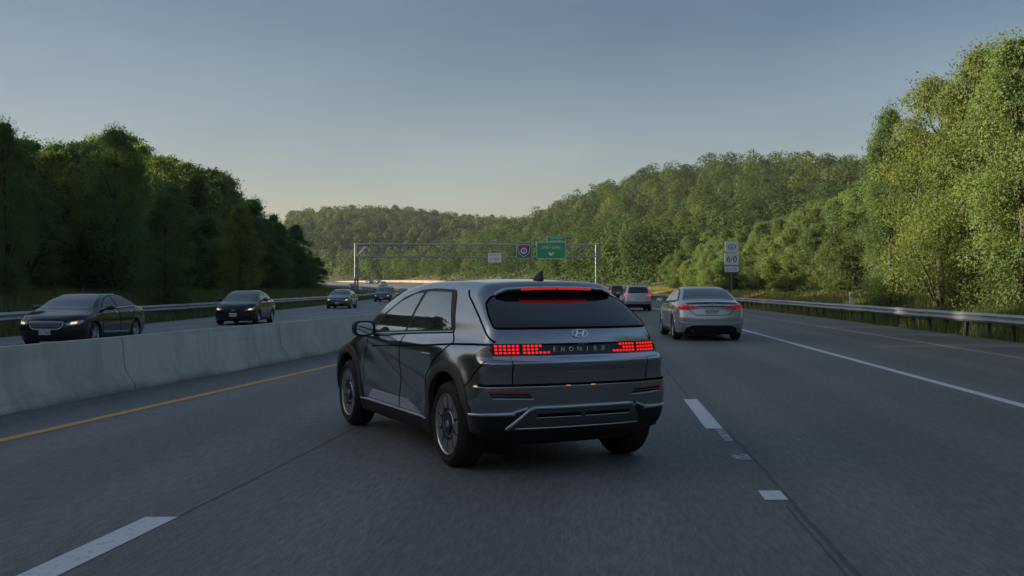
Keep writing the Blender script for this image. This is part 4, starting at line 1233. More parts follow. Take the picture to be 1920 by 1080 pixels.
    cells(1, [(0, 5), (0, 4), (0, 7)], .752 - 6 * pitch - .022)
    cells(-1, [(0, 6), (0, 6), (0, 6)], .752)
    cells(-1, [(0, 5), (0, 4), (0, 7)], .752 - 6 * pitch - .022)
    for s_ in (1, -1):
        panel(B, 'side_lamp', [(-.575, 1.066), (-.70, 1.078), (-.705, .985), (-.46, .985)][::1], 'side', M['lens_amber'], root, .006, .02, s_, .012)
    # lettering along the bar
    for k, ch in enumerate('EHONIRX'):
        me = text_mesh(ch, .056, .0016); yc = .262 - k * .0775
        P, N = lift(B, [(yc, 1.038)], 'rear', 1)
        o = link('badge_letter', me, M['letter'], lb); Z = Vector(N[0]); Z.z = 0; Z.normalize()
        Xa = Vector((0, 0, 1)).cross(Z)
        o.matrix_local = Matrix.Translation(Vector(P[0]) + Z * .010) @ Matrix((Xa, Vector((0, 0, 1)), Z)).transposed().to_4x4()
    # ellipse emblem with a slanted letter
    P, N = lift(B, [(0., 1.163)], 'rear', 1); Z = Vector(N[0]); Xa = Vector((0, -1, 0)); Ya = Z.cross(Xa).normalized()
    b = MB(); V, F = ring(.078, .069, 1., .50, 36); b.add([(v[0], v[2], -v[1] * .4) for v in V], F)
    sl = .012
    for s_ in (-1, 1): b.prism([(s_ * .030 - .010 - sl, -.027), (s_ * .030 + .008 - sl, -.027), (s_ * .030 + .010 + sl, .027), (s_ * .030 - .008 + sl, .027)], 0, .005, 'xy')
    b.prism([(-.026, -.008), (.024, -.001), (.026, .008), (-.024, .001)], .0005, .0055, 'xy')
    em = b.build('emblem', M['badge'], root); em.matrix_local = Matrix.Translation(Vector(P[0]) + Z * .004) @ Matrix((Xa, Ya, Z)).transposed().to_4x4()
    # rear glass with dark frame, wiperless
    rg = smooth_poly([(-.738, 1.212), (.738, 1.212), (.725, 1.30), (.685, 1.41), (.61, 1.470), (.45, 1.500), (-.45, 1.500), (-.61, 1.470), (-.685, 1.41), (-.725, 1.30)], .03)
    panel(B, 'rear_window', rg, 'rear', G, root, .006, .04, 1, .012)
    seam(B, 'rear_window_edge', rg, 'rear', SM, root, .012, .0075, .04, closed=True)
    # roof spoiler lip: bowed blade over the glass
    ys_ = np.linspace(-.57, .57, 25); V = []; F = []
    sec = [(.16, .003), (.0, .004), (-.075, -.002), (-.092, -.010), (-.090, -.022), (-.02, -.030), (.10, -.03)]
    for y_ in ys_:
        P_, N_ = lift(B, [(0.05, y_)], 'top', 1)
        zt_ = float(np.interp(-.2, B.tx, B.tz)) - .055 * (abs(y_) / .8) ** 2.4 - .040 - .03 * sstep(.48, .57, abs(y_))
        x_ = -.185 + .135 * (abs(y_) / .85) ** 2.6
        for dx, dz in sec: V.append((x_ + dx * (1 if dx < 0 else 1.), y_, zt_ + dz + (.012 if dx > .1 and dz > 0 else 0)))
    m_ = len(sec)
    for i in range(24):
        for j in range(m_): F.append([i * m_ + j, i * m_ + (j + 1) % m_, (i + 1) * m_ + (j + 1) % m_, (i + 1) * m_ + j])
    F += [list(range(m_)), [24 * m_ + j for j in range(m_)][::-1]]
    b = MB(); b.add(V, F, True); spo = b.build('spoiler', paint, root)
    V = []; F = []
    for side_ in ((-.345, -.012), (.004, .345)):
        k0 = len(V)
        for y_ in np.linspace(*side_, 8):
            zt_ = float(np.interp(-.2, B.tx, B.tz)) - .055 * (abs(y_) / .8) ** 2.4 - .040
            x_ = -.185 + .135 * (abs(y_) / .85) ** 2.6 - .094
            for dx, dz in ((0, -.013), (0, -.028), (.02, -.028), (.02, -.013)): V.append((x_ + dx - .003, y_, zt_ + dz))
        for i in range(7):
            for j in range(4): F.append([k0 + i * 4 + j, k0 + i * 4 + (j + 1) % 4, k0 + i * 4 + 4 + (j + 1) % 4, k0 + i * 4 + 4 + j])
        F += [[k0 + j for j in range(4)], [k0 + 28 + j for j in range(4)][::-1]]
    b = MB(); b.add(V, F); b.build('brake_light', M['brake_red'], spo)
    # shark fin
    b = MB(); V = []; F = []
    fx, fz = .10, float(np.interp(.10, B.tx, B.tz)) - .004
    secs = [(0, -.10, .09, .034), (.02, -.098, .075, .030), (.045, -.092, .03, .020), (.07, -.088, -.03, .012), (.084, -.086, -.062, .005)]
    for dz, xa_, xb_, hw in secs:
        for k in range(12):
            a = 2 * math.pi * k / 12; V.append((fx + (xa_ + xb_) / 2 + (xb_ - xa_) / 2 * math.cos(a), hw * math.sin(a), fz + dz))
    for i in range(4):
        for k in range(12): F.append([i * 12 + k, i * 12 + (k + 1) % 12, (i + 1) * 12 + (k + 1) % 12, (i + 1) * 12 + k])
    F.append([48 + k for k in range(12)]); b.add(V, F, True); b.build('shark_fin_antenna', M['black_trim'], root)
    # bumper: lower black cladding, bright strips, skid plate
    lower = [(-.72, .30), (.72, .30), (.80, .37), (.86, .505), (.66, .520), (.52, .560), (-.52, .560), (-.66, .520), (-.86, .505), (-.80, .37)]
    cl = panel(B, 'bumper_cladding', lower, 'rear', M['black_trim'], root, .008, .03, 1, .02)
    for s_ in (1, -1):
        panel(B, 'bumper_cladding', [(-.525, .41), (-.525, .51), (-.62, .513), (-.68, .513), (-.66, .45)], 'side', M['black_trim'], root, .009, .03, s_, .02)
        seam(B, 'bumper_strip', [(s_ * .90, .512), (s_ * .64, .523), (s_ * .515, .562)], 'rear', M['silver_trim'], root, .020, .012, .03)
        seam(B, 'bumper_strip', [(-.50, .512), (-.70, .513)], 'side', M['silver_trim'], root, .020, .013, .03, s_)
        for k in range(4):
            seam(B, 'reflector' if k == 0 else 'bumper_rib', [(s_ * (.835 - k * .012), .700 - k * .019), (s_ * (.52 - k * .018), .692 - k * .019)], 'rear', M['red_reflector'] if k == 0 else M['silver_trim' if k == 3 else 'seam'], root, .0085 if k else .011, .007, .04)
    skid = [(-.585, .395), (-.50, .545), (-.46, .575), (.46, .575), (.50, .555), (.69, .385), (.50, .39)]
    def flat(P):
        Q = P.copy(); Q[:, 0] = np.minimum(Q[:, 0], -.760 + .02 * np.abs(P[:, 1])); return Q
    sk = panel(B, 'skid_plate', smooth_poly(skid, .02), 'rear', mat('grey skid plate', (.10, .105, .11), .45, .5), root, .022, .03, 1, .05)
    seam(B, 'skid_edge', [(.67, .395), (.505, .548), (.46, .566), (-.46, .566), (-.495, .545)], 'rear', M['silver_trim'], sk, .022, .029, .03)
    seam(B, 'skid_edge', [(.60, .402), (-.56, .402)], 'rear', M['silver_trim'], sk, .008, .027, .05)
    for a, b_ in ((.44, .04), (-.0, -.44)):
        seam(B, 'skid_slot', [(a, .505), (b_, .505)], 'rear', SM, sk, .026, .027, .05)
        seam(B, 'skid_slot_edge', [(a, .488), (b_, .488)], 'rear', M['silver_trim'], sk, .007, .028, .05)
    # number plate lamps in the hatch gap
    for y_ in (.16, -.075):
        P, N = lift(B, [(y_, .742)], 'rear', 1); b = MB(); b.box((P[0][0] - .004, y_, .742), (.012, .035, .008)); b.build('plate_lamp', M['amber'], root)
    return root

HERO_LOC = (.28, 9.20, 0); HERO_RZ = R(90 + 25.5)
build_hero()
M['tail_soft'] = mat('softly lit red lamp', (.5, .01, .012), .25, emit=(1., .015, .02), estr=.06)
M['tail_off'] = mat('unlit red lens', (.22, .01, .012), .12, coat=1.)

# ---------------------------------------------------------------- the other traffic
def common_car(B, root, paint, sp, lat, glass=None):
    G = M['glass'] if glass is None else glass; SM = M['seam']
    wb, r, ar = sp['wb'], sp['wr'], sp['wr'] + .055
    wheels = [(0, r), (wb, r)]
    body_shell(B, root, paint, lat, wheels, ar, sp['zbot'] + .06)
    for sg in (1, -1):
        for wx in (0, wb):
            well(root, wx, r, ar + .01, sg * .86, sg * .5)
            panel(B, 'arch_lip', arch_poly(wx, r, ar - .008, ar + (.05 if sp.get('clad') else .02), -12, 192, 18), 'side', M['black_trim'] if sp.get('clad') else paint, root, .008, .06, sg, .04)
            make_wheel(root, wx, sg * (sp['hw'] - .035), r, .22, r - .10, sp.get('rim', 'spoke'), seg=28, ang=.3 + wx)
        panel(B, 'sill', [(ar + .03, sp['zbot'] + .02), (wb - ar - .03, sp['zbot'] + .02), (wb - ar - .03, sp['zbot'] + .11), (ar + .03, sp['zbot'] + .11)], 'side', M['black_trim'], root, .008, .1, sg, .02)
        d = panel(B, 'window_surround', smooth_poly(sp['dlo'], .05), 'side', M['black_trim'], root, .004, .06, sg, .01)
        for q in sp['win']: panel(B, 'window', smooth_poly(q, .03), 'side', G, root, .008, .06, sg, .008)
        for q, hx in zip(sp['doors'], sp['handles']):
            dp = panel(B, 'door', q, 'side', paint, root, .003, .08, sg, .01)
            seam(B, 'door_gap', q, 'side', SM, dp, .012, .005, .08, sg, closed=True)
            seam(B, 'door_handle', [(hx, sp['hz']), (hx + .2, sp['hz'] + .005)], 'side', M['chrome'] if sp.get('chrome') else paint, dp, .03, .02, .06, sg)
        if sp.get('chrome'):
            seam(B, 'window_strip', sp['belt'], 'side', M['chrome'], root, .022, .010, .08, sg)
            seam(B, 'door_strip', [(ar + .25, sp['zbot'] + .16), (wb - ar - .1, sp['zbot'] + .22)], 'side', M['silver_trim'], root, .022, .014, .1, sg)
        # mirror
        mx, mz = sp['mir']; b = MB(); my = sg * (sp['hw'] + .09)
        b.bar((mx + .05, sg * (sp['hw'] - .13), mz - .06), (mx, my, mz - .02), .03, 6)
        P = []; 
        rings_ = [(-.07, .75), (-.05, 1.), (.02, 1.), (.09, .7), (.12, .15)]
        for dx, s_ in rings_:
            for k in range(12):
                a = 2 * math.pi * k / 12; P.append((mx + dx, my + .115 * s_ * math.cos(a), mz + .075 * s_ * math.sin(a)))
        F = [[i * 12 + k, i * 12 + (k + 1) % 12, i * 12 + 12 + (k + 1) % 12, i * 12 + 12 + k] for i in range(4) for k in range(12)] + [list(range(12))]
        b.add(P, F, True); b.build('mirror', paint, root)
    ws = sp['ws']
    panel(B, 'windshield', smooth_poly([(ws[0], -ws[2]), (ws[0], ws[2]), (ws[1] - .08, ws[3]), (ws[1], ws[3] * .6), (ws[1] + .04, 0), (ws[1], -ws[3] * .6), (ws[1] - .08, -ws[3]), (ws[0], -ws[2])][:-1], .06), 'top', M['windshield'], root, .005, .09)
    seam(B, 'hood_gap', [(ws[1] + .12, -.74), (sp['F'][3][1] - .14, -.62), (sp['F'][3][1] - .10, 0), (sp['F'][3][1] - .14, .62), (ws[1] + .12, .74)], 'top', SM, root, .012, .004, .08)

def mirrored(poly, s): return [(p[0] * s, p[1]) for p in poly]
def sedan_spec(**kw):
    sp = dict(
        T=[(-1.3, .98), (-1.08, 1.015), (-.95, 1.055), (-.72, 1.085), (-.5, 1.11), (-.1, 1.26), (.3, 1.385), (.75, 1.445), (1.2, 1.46), (1.65, 1.43), (2.1, 1.30), (2.55, 1.09), (2.85, .985), (3.3, .91), (3.65, .81), (3.85, .70)],
        R=[(.18, -.88), (.30, -1.0), (.45, -1.07), (.60, -1.09), (.72, -1.07), (.85, -1.05), (.98, -1.055), (1.03, -1.04), (1.1, -.98), (1.6, -.7)],
        F=[(.16, 3.60), (.28, 3.74), (.50, 3.80), (.66, 3.79), (.76, 3.73), (.9, 3.62), (1.6, 3.4)],
        W=[(-1.15, .80), (-.8, .87), (0, .92), (.6, .925), (1.6, .925), (2.8, .92), (3.3, .89), (3.8, .80)],
        I=[(.17, .05), (.35, .015), (.5, .0), (.72, .008), (.9, .03), (1.0, .07), (1.06, .115), (1.2, .185), (1.4, .32), (1.6, .46)],
        crown=.05, rbow=.20, fbow=.34, kt=.11, ke=.12, zbot=.17, tsm=10., wb=2.83, wr=.335, hw=.92, sz0=.5, sz1=.72,
        dlo=[(2.36, 1.0), (2.05, 1.19), (1.70, 1.335), (1.25, 1.395), (.75, 1.385), (.30, 1.31), (-.05, 1.19), (-.28, 1.085), (-.22, 1.05), (1.2, 1.02)],
        win=[[(2.24, 1.03), (1.98, 1.19), (1.66, 1.315), (1.30, 1.362), (1.24, 1.05)], [(1.17, 1.052), (1.22, 1.365), (.78, 1.36), (.34, 1.288), (.02, 1.18), (-.16, 1.09), (-.12, 1.08)]],
        doors=[[(2.30, .30), (2.36, .62), (2.34, .985), (1.22, 1.005), (1.18, .30)], [(1.15, .30), (1.19, 1.005), (.02, 1.03), (.10, .86), (.38, .62), (.44, .30)]], handles=[1.32, .28], hz=.90,
        belt=[(-.25, 1.062), (1.2, 1.03), (2.34, 1.002)], mir=(2.10, 1.05), ws=(1.72, 2.68, .56, .70))
    sp.update(kw); return sp

def front_face(B, root, sp, lit, plate=True, chrome=True, big=True):
    for s_ in (1, -1):
        hl = [(s_ * .46, .655), (s_ * .60, .70), (s_ * .80, .745), (s_ * .84, .70), (s_ * .78, .625), (s_ * .55, .60)]
        h = panel(B, 'headlight', hl, 'front', M['lens'], root, .008, .05, 1, .02)
        panel(B, 'lamp_bulb', smooth_poly([(s_ * .58, .63), (s_ * .72, .645), (s_ * .73, .70), (s_ * .60, .685)], .02), 'front', M['head_warm'] if lit else M['chrome'], h, .014, .04, 1, .01)
        panel(B, 'fog_recess', smooth_poly([(s_ * .56, .30), (s_ * .80, .32), (s_ * .80, .40), (s_ * .58, .41)], .02), 'front', M['black_trim'], root, .006, .05)
    gr = smooth_poly([(-.44, .69), (-.40, .55), (-.30, .50), (.30, .50), (.40, .55), (.44, .69)], .04)
    g = panel(B, 'grille', gr, 'front', M['black_trim'], root, .007, .06)
    if chrome:
        seam(B, 'grille_frame', gr, 'front', M['silver_trim'], g, .022, .014, .05, closed=True)
    for k in range(4): seam(B, 'grille_bar', [(-.38, .535 + k * .04), (.38, .535 + k * .04)], 'front', M['silver_trim' if chrome else 'dark_rim'], g, .008, .012, .08)
    P, N = lift(B, [(0, .625)], 'front', 1); b = MB(); b.box((0, 0, 0), (.012, .17, .065)); q = b.build('emblem', M['chrome'], g, bevel=.005); q.location = P[0] + N[0] * .016
    panel(B, 'lower_intake', smooth_poly([(-.50, .24), (.50, .24), (.54, .37), (-.54, .37)], .03), 'front', M['black_trim'], root, .007, .06)
    if plate:
        P, N = lift(B, [(0, .435)], 'front', 1); b = MB(); b.box((0, 0, 0), (.02, .31, .155)); q = b.build('licence_plate', M['plate'], root, bevel=.008); q.location = P[0] + N[0] * .02
        return q

def plate_text(q, txt, sgn):
    me = text_mesh(txt, .085, .001); o = link('plate_lettering', me, M['plate_ink'], q)
    Z = Vector((sgn, 0, 0)); Xa = Vector((0, 0, 1)).cross(Z)
    o.matrix_local = Matrix.Translation((sgn * .012, 0, -.005)) @ Matrix((Xa, Vector((0, 0, 1)), Z)).transposed().to_4x4()

def rear_face_sedan(B, root, paint, lit=False):
    LIT = lit
    for s_ in (1, -1):
        a = panel(B, 'tail_light', smooth_poly([(s_ * .86, .845), (s_ * .58, .855), (s_ * .575, .955), (s_ * .84, .985)], .03), 'rear', M['tail_red_dim' if LIT else 'tail_off'], root, .009, .05, 1, .02)
        a2 = panel(B, 'tail_light', smooth_poly([(s_ * .56, .86), (s_ * .38, .875), (s_ * .30, .91), (s_ * .38, .935), (s_ * .56, .95)], .02), 'rear', M['tail_red_dim' if LIT else 'tail_off'], root, .009, .05, 1, .02)
        panel(B, 'lit_bulb', smooth_poly([(s_ * .82, .875), (s_ * .64, .88), (s_ * .64, .925), (s_ * .82, .94)], .02), 'rear', M['tail_soft' if lit else 'tail_off'], a, .012, .05, 1, .01)
        panel(B, 'reverse_lens', smooth_poly([(s_ * .54, .915), (s_ * .40, .915), (s_ * .40, .933), (s_ * .54, .943)], .008), 'rear', M['lens'], a2, .012, .05, 1, .01)
        seam(B, 'reflector', [(s_ * .84, .475), (s_ * .68, .49)], 'rear', M['red_reflector'], root, .022, .012, .05)
    seam(B, 'trunk_gap', [(-.60, .86), (-.50, .74), (-.40, .69), (.40, .69), (.50, .74), (.60, .86)], 'rear', M['seam'], root, .014, .006, .05)
    seam(B, 'trunk_groove', [(-.34, .925), (.34, .925)], 'rear', M['seam'], root, .022, .006, .05)
    seam(B, 'bumper_strip', [(-.80, .50), (-.62, .475), (.62, .475), (.80, .50)], 'rear', M['silver_trim'], root, .022, .014, .05)
    df = panel(B, 'diffuser', smooth_poly([(-.70, .22), (.70, .22), (.66, .36), (.52, .42), (-.52, .42), (-.66, .36)], .04), 'rear', M['black_trim'], root, .008, .06)
    seam(B, 'bumper_strip', [(-.64, .375), (-.50, .435), (.50, .435), (.64, .375)], 'rear', M['silver_trim'], df, .014, .010, .05)
    P, N = lift(B, [(0, .80)], 'rear', 1); b = MB(); b.box((0, 0, 0), (.02, .31, .155)); q = b.build('licence_plate', M['plate'], root, bevel=.008); q.location = P[0] + N[0] * .016
    plate_text(q, 'H 11 81M', -1)
    P, N = lift(B, [(0, .985)], 'rear', 1); b = MB()
    for s_ in (1, -1): b.prism([(s_ * .01, -.03), (s_ * .03, -.03), (s_ * .075, .03), (s_ * .05, .03)], -.006, .006, 'yz')
    q = b.build('emblem', M['chrome'], root); q.location = P[0] + N[0] * .012
    # lip on the trunk edge
    V = []; F = []
    for y_ in np.linspace(-.66, .66, 15):
        x_ = -1.035 + .20 * (abs(y_) / .85) ** 2.6; z_ = 1.018 - .05 * (abs(y_) / .8) ** 2.4
        for dx, dz in ((.12, .005), (-.01, .030), (-.035, .024), (-.02, -.002), (.1, -.012)): V.append((x_ + dx, y_, z_ + dz))
    for i in range(14):
        for j in range(5): F.append([i * 5 + j, i * 5 + (j + 1) % 5, i * 5 + 5 + (j + 1) % 5, i * 5 + 5 + j])
    b = MB(); b.add(V, F, True); b.build('trunk_lip', paint, root)

LAT = (88, 40, 46)
def heading(f, y): return math.atan2(1, float((f(y + 2) - f(y - 2)) / 4))

# grey saloon to the right, seen from behind
def grey_saloon():
    paint = car_paint('warm silver grey paint', (.50, .52, .54), .7, .30)
    sp = sedan_spec(); B = Body(sp)
    root = empty('saloon_car'); tag(root, 'grey saloon car with red tail lights driving ahead in the right lane beside the hatchback', 'car')
    common_car(B, root, paint, sp, LAT); front_face(B, root, sp, False); rear_face_sedan(B, root, paint, True)
    gl = mat('rear glass', (.05, .062, .058), .02, spec=.6); gl.node_tree.nodes['Principled BSDF'].inputs['IOR'].default_value = 2.0
    panel(B, 'rear_window', smooth_poly([(-.47, -.70), (-.47, .70), (.34, .55), (.36, 0), (.34, -.55)], .05), 'top', gl, root, .006, .08)
    b = MB(); b.bar((-1.0, .5, .27), (-.8, .5, .27), .04, 10); b.build('exhaust_pipe', M['dark_rim'], root)
    return root
o = grey_saloon()
o.location = (5.85, 30.6, 0); o.rotation_euler = (0, 0, R(88.0)); o.scale = (1.10,) * 3

# black saloon at the left, oncoming
def black_saloon():
    paint = car_paint('black navy paint', (.008, .009, .013), .0, .45)
    sp = sedan_spec(chrome=True); B = Body(sp)
    root = empty('saloon_car'); tag(root, 'shiny black saloon car with warm headlights, nearest of the oncoming cars at the far left', 'car')
    common_car(B, root, paint, sp, LAT)
    q = front_face(B, root, sp, True); plate_text(q, 'A21 8604', 1); rear_face_sedan(B, root, paint)
    panel(B, 'rear_window', smooth_poly([(-.47, -.70), (-.47, .70), (.34, .55), (.36, 0), (.34, -.55)], .05), 'top', M['glass'], root, .006, .08)
    return root
o = black_saloon(); o.location = (-12.0, 29.9, -.004); o.rotation_euler = (0, 0, R(-90.5)); o.scale = (1.0, 1.0, .97)

# older, shorter black saloon
def old_saloon():
    paint = car_paint('black green paint', (.010, .012, .012), .0, .45)
    sp = sedan_spec(wb=2.62, wr=.315, hw=.88,
        T=[(-1.25, .98), (-1.0, 1.03), (-.85, 1.07), (-.6, 1.09), (-.45, 1.11), (-.05, 1.29), (.3, 1.40), (.7, 1.455), (1.1, 1.465), (1.5, 1.435), (1.9, 1.31), (2.3, 1.11), (2.55, 1.01), (3.0, .93), (3.35, .82), (3.55, .70)],
        R=[(.18, -.85), (.30, -.93), (.45, -.99), (.60, -1.0), (.72, -.99), (.85, -.98), (.98, -.975), (1.03, -.96), (1.1, -.92), (1.6, -.7)],
        F=[(.16, 3.32), (.28, 3.46), (.50, 3.51), (.66, 3.50), (.76, 3.44), (.9, 3.33), (1.6, 3.1)],
        W=[(-1.05, .76), (-.8, .83), (0, .88), (.6, .885), (1.6, .885), (2.6, .88), (3.1, .85), (3.5, .76)],
        dlo=[(2.12, 1.02), (1.85, 1.19), (1.55, 1.335), (1.15, 1.40), (.7, 1.395), (.35, 1.33), (.0, 1.21), (-.2, 1.09), (-.15, 1.06), (1.1, 1.03)],
        win=[[(2.02, 1.045), (1.8, 1.19), (1.5, 1.315), (1.18, 1.365), (1.12, 1.055)], [(1.05, 1.058), (1.10, 1.365), (.72, 1.365), (.38, 1.305), (.06, 1.20), (-.1, 1.10), (-.06, 1.085)]],
        doors=[[(2.10, .30), (2.14, .62), (2.12, .99), (1.10, 1.015), (1.06, .30)], [(1.03, .30), (1.07, 1.015), (.0, 1.04), (.10, .86), (.36, .62), (.42, .30)]], handles=[1.2, .24],
        belt=[(-.2, 1.07), (1.1, 1.04), (2.1, 1.01)], mir=(1.88, 1.06), ws=(1.55, 2.42, .55, .67), rim='spoke'); B = Body(sp)
    root = empty('saloon_car'); tag(root, 'older small black saloon car with pale headlights, second oncoming car from the left', 'car')
    common_car(B, root, paint, sp, LAT)
    q = front_face(B, root, sp, True, chrome=False); plate_text(q, '8AR 204', 1); rear_face_sedan(B, root, paint)
    panel(B, 'rear_window', smooth_poly([(-.42, -.68), (-.42, .68), (.30, .54), (.32, 0), (.30, -.54)], .05), 'top', M['glass'], root, .006, .08)
    return root
o = old_saloon(); o.location = (-11.65, 45.6, -.004); o.rotation_euler = (0, 0, R(-89)); o.scale = (1.,) * 3

def suv_spec(**kw):
    sp = sedan_spec(
        T=[(-1.2, 1.58), (-.75, 1.62), (-.3, 1.665), (.3, 1.69), (1.0, 1.685), (1.5, 1.64), (1.95, 1.48), (2.4, 1.22), (2.65, 1.10), (3.1, 1.03), (3.45, .93), (3.7, .78)],
        R=[(.22, -.80), (.34, -.90), (.50, -.97), (.64, -.985), (.76, -.96), (.95, -.93), (1.10, -.90), (1.3, -.80), (1.5, -.67), (1.62, -.58), (1.8, -.5)],
        F=[(.20, 3.45), (.32, 3.60), (.55, 3.66), (.74, 3.64), (.86, 3.57), (1.0, 3.42), (1.8, 3.1)],
        W=[(-1.0, .83), (-.6, .89), (0, .925), (1.6, .925), (2.7, .92), (3.2, .88), (3.65, .79)],
        I=[(.2, .05), (.4, .012), (.6, .0), (.85, .01), (1.0, .03), (1.08, .065), (1.2, .11), (1.45, .20), (1.7, .30)],
        crown=.045, rbow=.14, fbow=.28, kt=.11, ke=.10, zbot=.22, wb=2.7, wr=.355, hw=.925, sz1=.85,
        dlo=[(2.30, 1.10), (1.95, 1.36), (1.60, 1.53), (1.1, 1.575), (.3, 1.58), (-.35, 1.545), (-.50, 1.40), (-.42, 1.18), (1.1, 1.12)],
        win=[[(2.18, 1.135), (1.9, 1.34), (1.56, 1.50), (1.18, 1.545), (1.14, 1.15)], [(1.07, 1.155), (1.11, 1.548), (.35, 1.55), (.22, 1.19)], [(.15, 1.195), (.28, 1.548), (-.32, 1.515), (-.43, 1.40), (-.36, 1.215)]],
        doors=[[(2.25, .38), (2.30, .7), (2.28, 1.075), (1.12, 1.105), (1.08, .38)], [(1.05, .38), (1.09, 1.105), (.12, 1.13), (.14, .9), (.40, .7), (.46, .38)]], handles=[1.22, .28], hz=1.0,
        belt=[(-.4, 1.17), (1.1, 1.13), (2.28, 1.10)], mir=(2.04, 1.17), ws=(1.58, 2.50, .58, .70), clad=True)
    sp.update(kw); return sp
def suv(label, paint, lit_front, lit_rear, rear_hi, name='sport_utility_car'):
    sp = suv_spec(); B = Body(sp); LIT = lit_rear
    root = empty(name); tag(root, label, 'car')
    common_car(B, root, paint, sp, LAT)
    front_face(B, root, sp, lit_front, chrome=True)
    panel(B, 'rear_window', smooth_poly([(-.66, 1.17), (.66, 1.17), (.62, 1.40), (.54, 1.555), (-.54, 1.555), (-.62, 1.40)], .06), 'rear', M['glass'], root, .006, .07)
    for s_ in (1, -1):
        if rear_hi: tl = [(s_ * .84, .88), (s_ * .70, .89), (s_ * .69, 1.10), (s_ * .80, 1.14)]
        else: tl = [(s_ * .84, .97), (s_ * .50, .965), (s_ * .52, 1.06), (s_ * .72, 1.10), (s_ * .80, 1.115)]
        a = panel(B, 'tail_light', smooth_poly(tl, .03), 'rear', M['tail_red_dim' if LIT else 'tail_off'], root, .009, .05, 1, .02)
        if lit_rear: panel(B, 'lit_bulb', smooth_poly([(p[0] * .93 + s_ * .045, p[1] * .8 + (.20 if not rear_hi else .2)) for p in tl], .02), 'rear', M['tail_red'], a, .012, .05, 1, .008)
        seam(B, 'tailgate_gap', [(s_ * .66, .62), (s_ * .68, .9)], 'rear', M['seam'], root, .012, .006, .06)
    panel(B, 'bumper_cladding', smooth_poly([(-.80, .26), (.80, .26), (.82, .47), (-.82, .47)], .05), 'rear', M['black_trim'], root, .008, .08)
    seam(B, 'tailgate_gap', [(-.70, .62), (.70, .62)], 'rear', M['seam'], root, .014, .006, .08)
    seam(B, 'tailgate_strip', [(-.42, .985), (.42, .985)], 'rear', M['silver_trim'], root, .026, .008, .08)
    P, N = lift(B, [(0, .83)], 'rear', 1); b = MB(); b.box((0, 0, 0), (.02, .31, .155)); q = b.build('licence_plate', M['plate'], root, bevel=.008); q.location = P[0] + N[0] * .016
    P, N = lift(B, [(0, 1.05)], 'rear', 1); b = MB(); b.box((0, 0, 0), (.012, .11, .05)); q = b.build('emblem', M['chrome'], root, bevel=.005); q.location = P[0] + N[0] * .012
    b = MB()
    for s_ in (1, -1):
        zz = float(np.interp(.5, B.tx, B.tz)); b.bar((-.2, s_ * .56, zz + .01), (1.2, s_ * .56, zz + .012), .02, 6)
        for x_ in (-.2, .5, 1.2): b.bar((x_, s_ * .56, zz - .05), (x_, s_ * .56, zz + .01), .022, 6)
    b.build('roof_rail', M['silver_trim'], root)
    return root
silver = suv('light silver crossover with lit red tail lights, ahead of the grey saloon', car_paint('pale silver paint', (.46, .48, .50), .6, .3), False, True, False)
silver.location = (8.45, 68.5, 0); silver.rotation_euler = (0, 0, R(88.5)); silver.scale = (1.03,) * 3
dark = suv('dark upright sport utility car, farthest ahead in the right lanes', car_paint('dark charcoal paint', (.025, .027, .032), .4, .3), False, True, True)
dark.location = (13.2, 128, 0); dark.rotation_euler = (0, 0, R(90)); dark.scale = (1.05, 1.05, 1.12)
onc = suv('dark teal sport utility car with lit headlamps on the bend', car_paint('dark teal paint', (.07, .095, .10), .5, .3), True, False, True)
onc.location = (-14.3, 116, -.004); onc.rotation_euler = (0, 0, R(-92.5)); onc.scale = (1.03,) * 3

# copies of a car: the thing, its parts and their sub-parts
def children(o): return [c for c in bpy.data.objects if c.parent == o]
def copy_tree(o, parent=None, swap=None):
    c = o.copy(); COL.objects.link(c)
    if parent is not None: c.parent = parent
    if swap and c.type == 'MESH':
        for s_ in c.material_slots:
            if s_.material and s_.material.name in swap: s_.link = 'OBJECT'; s_.material = swap[s_.material.name]
    for ch in children(o): copy_tree(ch, c, swap)
    return c
third = black_root = [o_ for o_ in bpy.data.objects if o_.get('label', '').startswith('shiny black saloon')][0]
slate = car_paint('slate grey paint', (.14, .155, .165), .6, .3)
def clone(src, old, new, loc, rz, label, sc=1.):
    names = {old: new}
    c = copy_tree(src, None, None)
    st = [c]
    while st:
        q = st.pop(); st += children(q)
        if q.type == 'MESH':
            for i, s_ in enumerate(q.material_slots):
                if s_.material and s_.material.name.startswith(old):
                    s_.link = 'OBJECT'; s_.material = new
    c.location = loc; c.rotation_euler = (0, 0, rz); c.scale = (sc,) * 3; c['label'] = label
    return c
clone(black_root, 'black navy paint', slate, (-13.1, 79.5, -.004), R(-89.5), 'slate grey saloon car with a white headlight, third oncoming car beside the rail')
def far_car(src, old, c, px, y, label, flip=True, sc=1.):
    x = px2x(px, y); f = (lambda t: (f_rail_l(t) + f_bar(t)) / 2)
    h = heading(f, y) + (math.pi if flip else 0)
    clone(src, old, c, (x, y, float(E(y)) + .004), h, label, sc)
white_ = car_paint('white paint', (.60, .62, .64), .1, .35)
far_car(onc, 'dark teal paint', white_, 718, 205, 'small pale car with headlights on, behind the teal car')
far_car(onc, 'dark teal paint', slate, 717, 262, 'tiny grey car on the bend just above the small pale one')
far_car(black_root, 'black navy paint', slate, 691, 330, 'tiny dark grey car far up the bend, right of the gantry post')
far_car(black_root, 'black navy paint', black_root.children[0].material_slots[0].material if False else slate, 706, 345, 'tiny blue grey car farthest up the bend')
far_car(black_root, 'black navy paint', [m for m in bpy.data.materials if m.name.startswith('black navy')][0], 756, 150, 'low black car partly hidden behind the hatchback roof, on the bend')
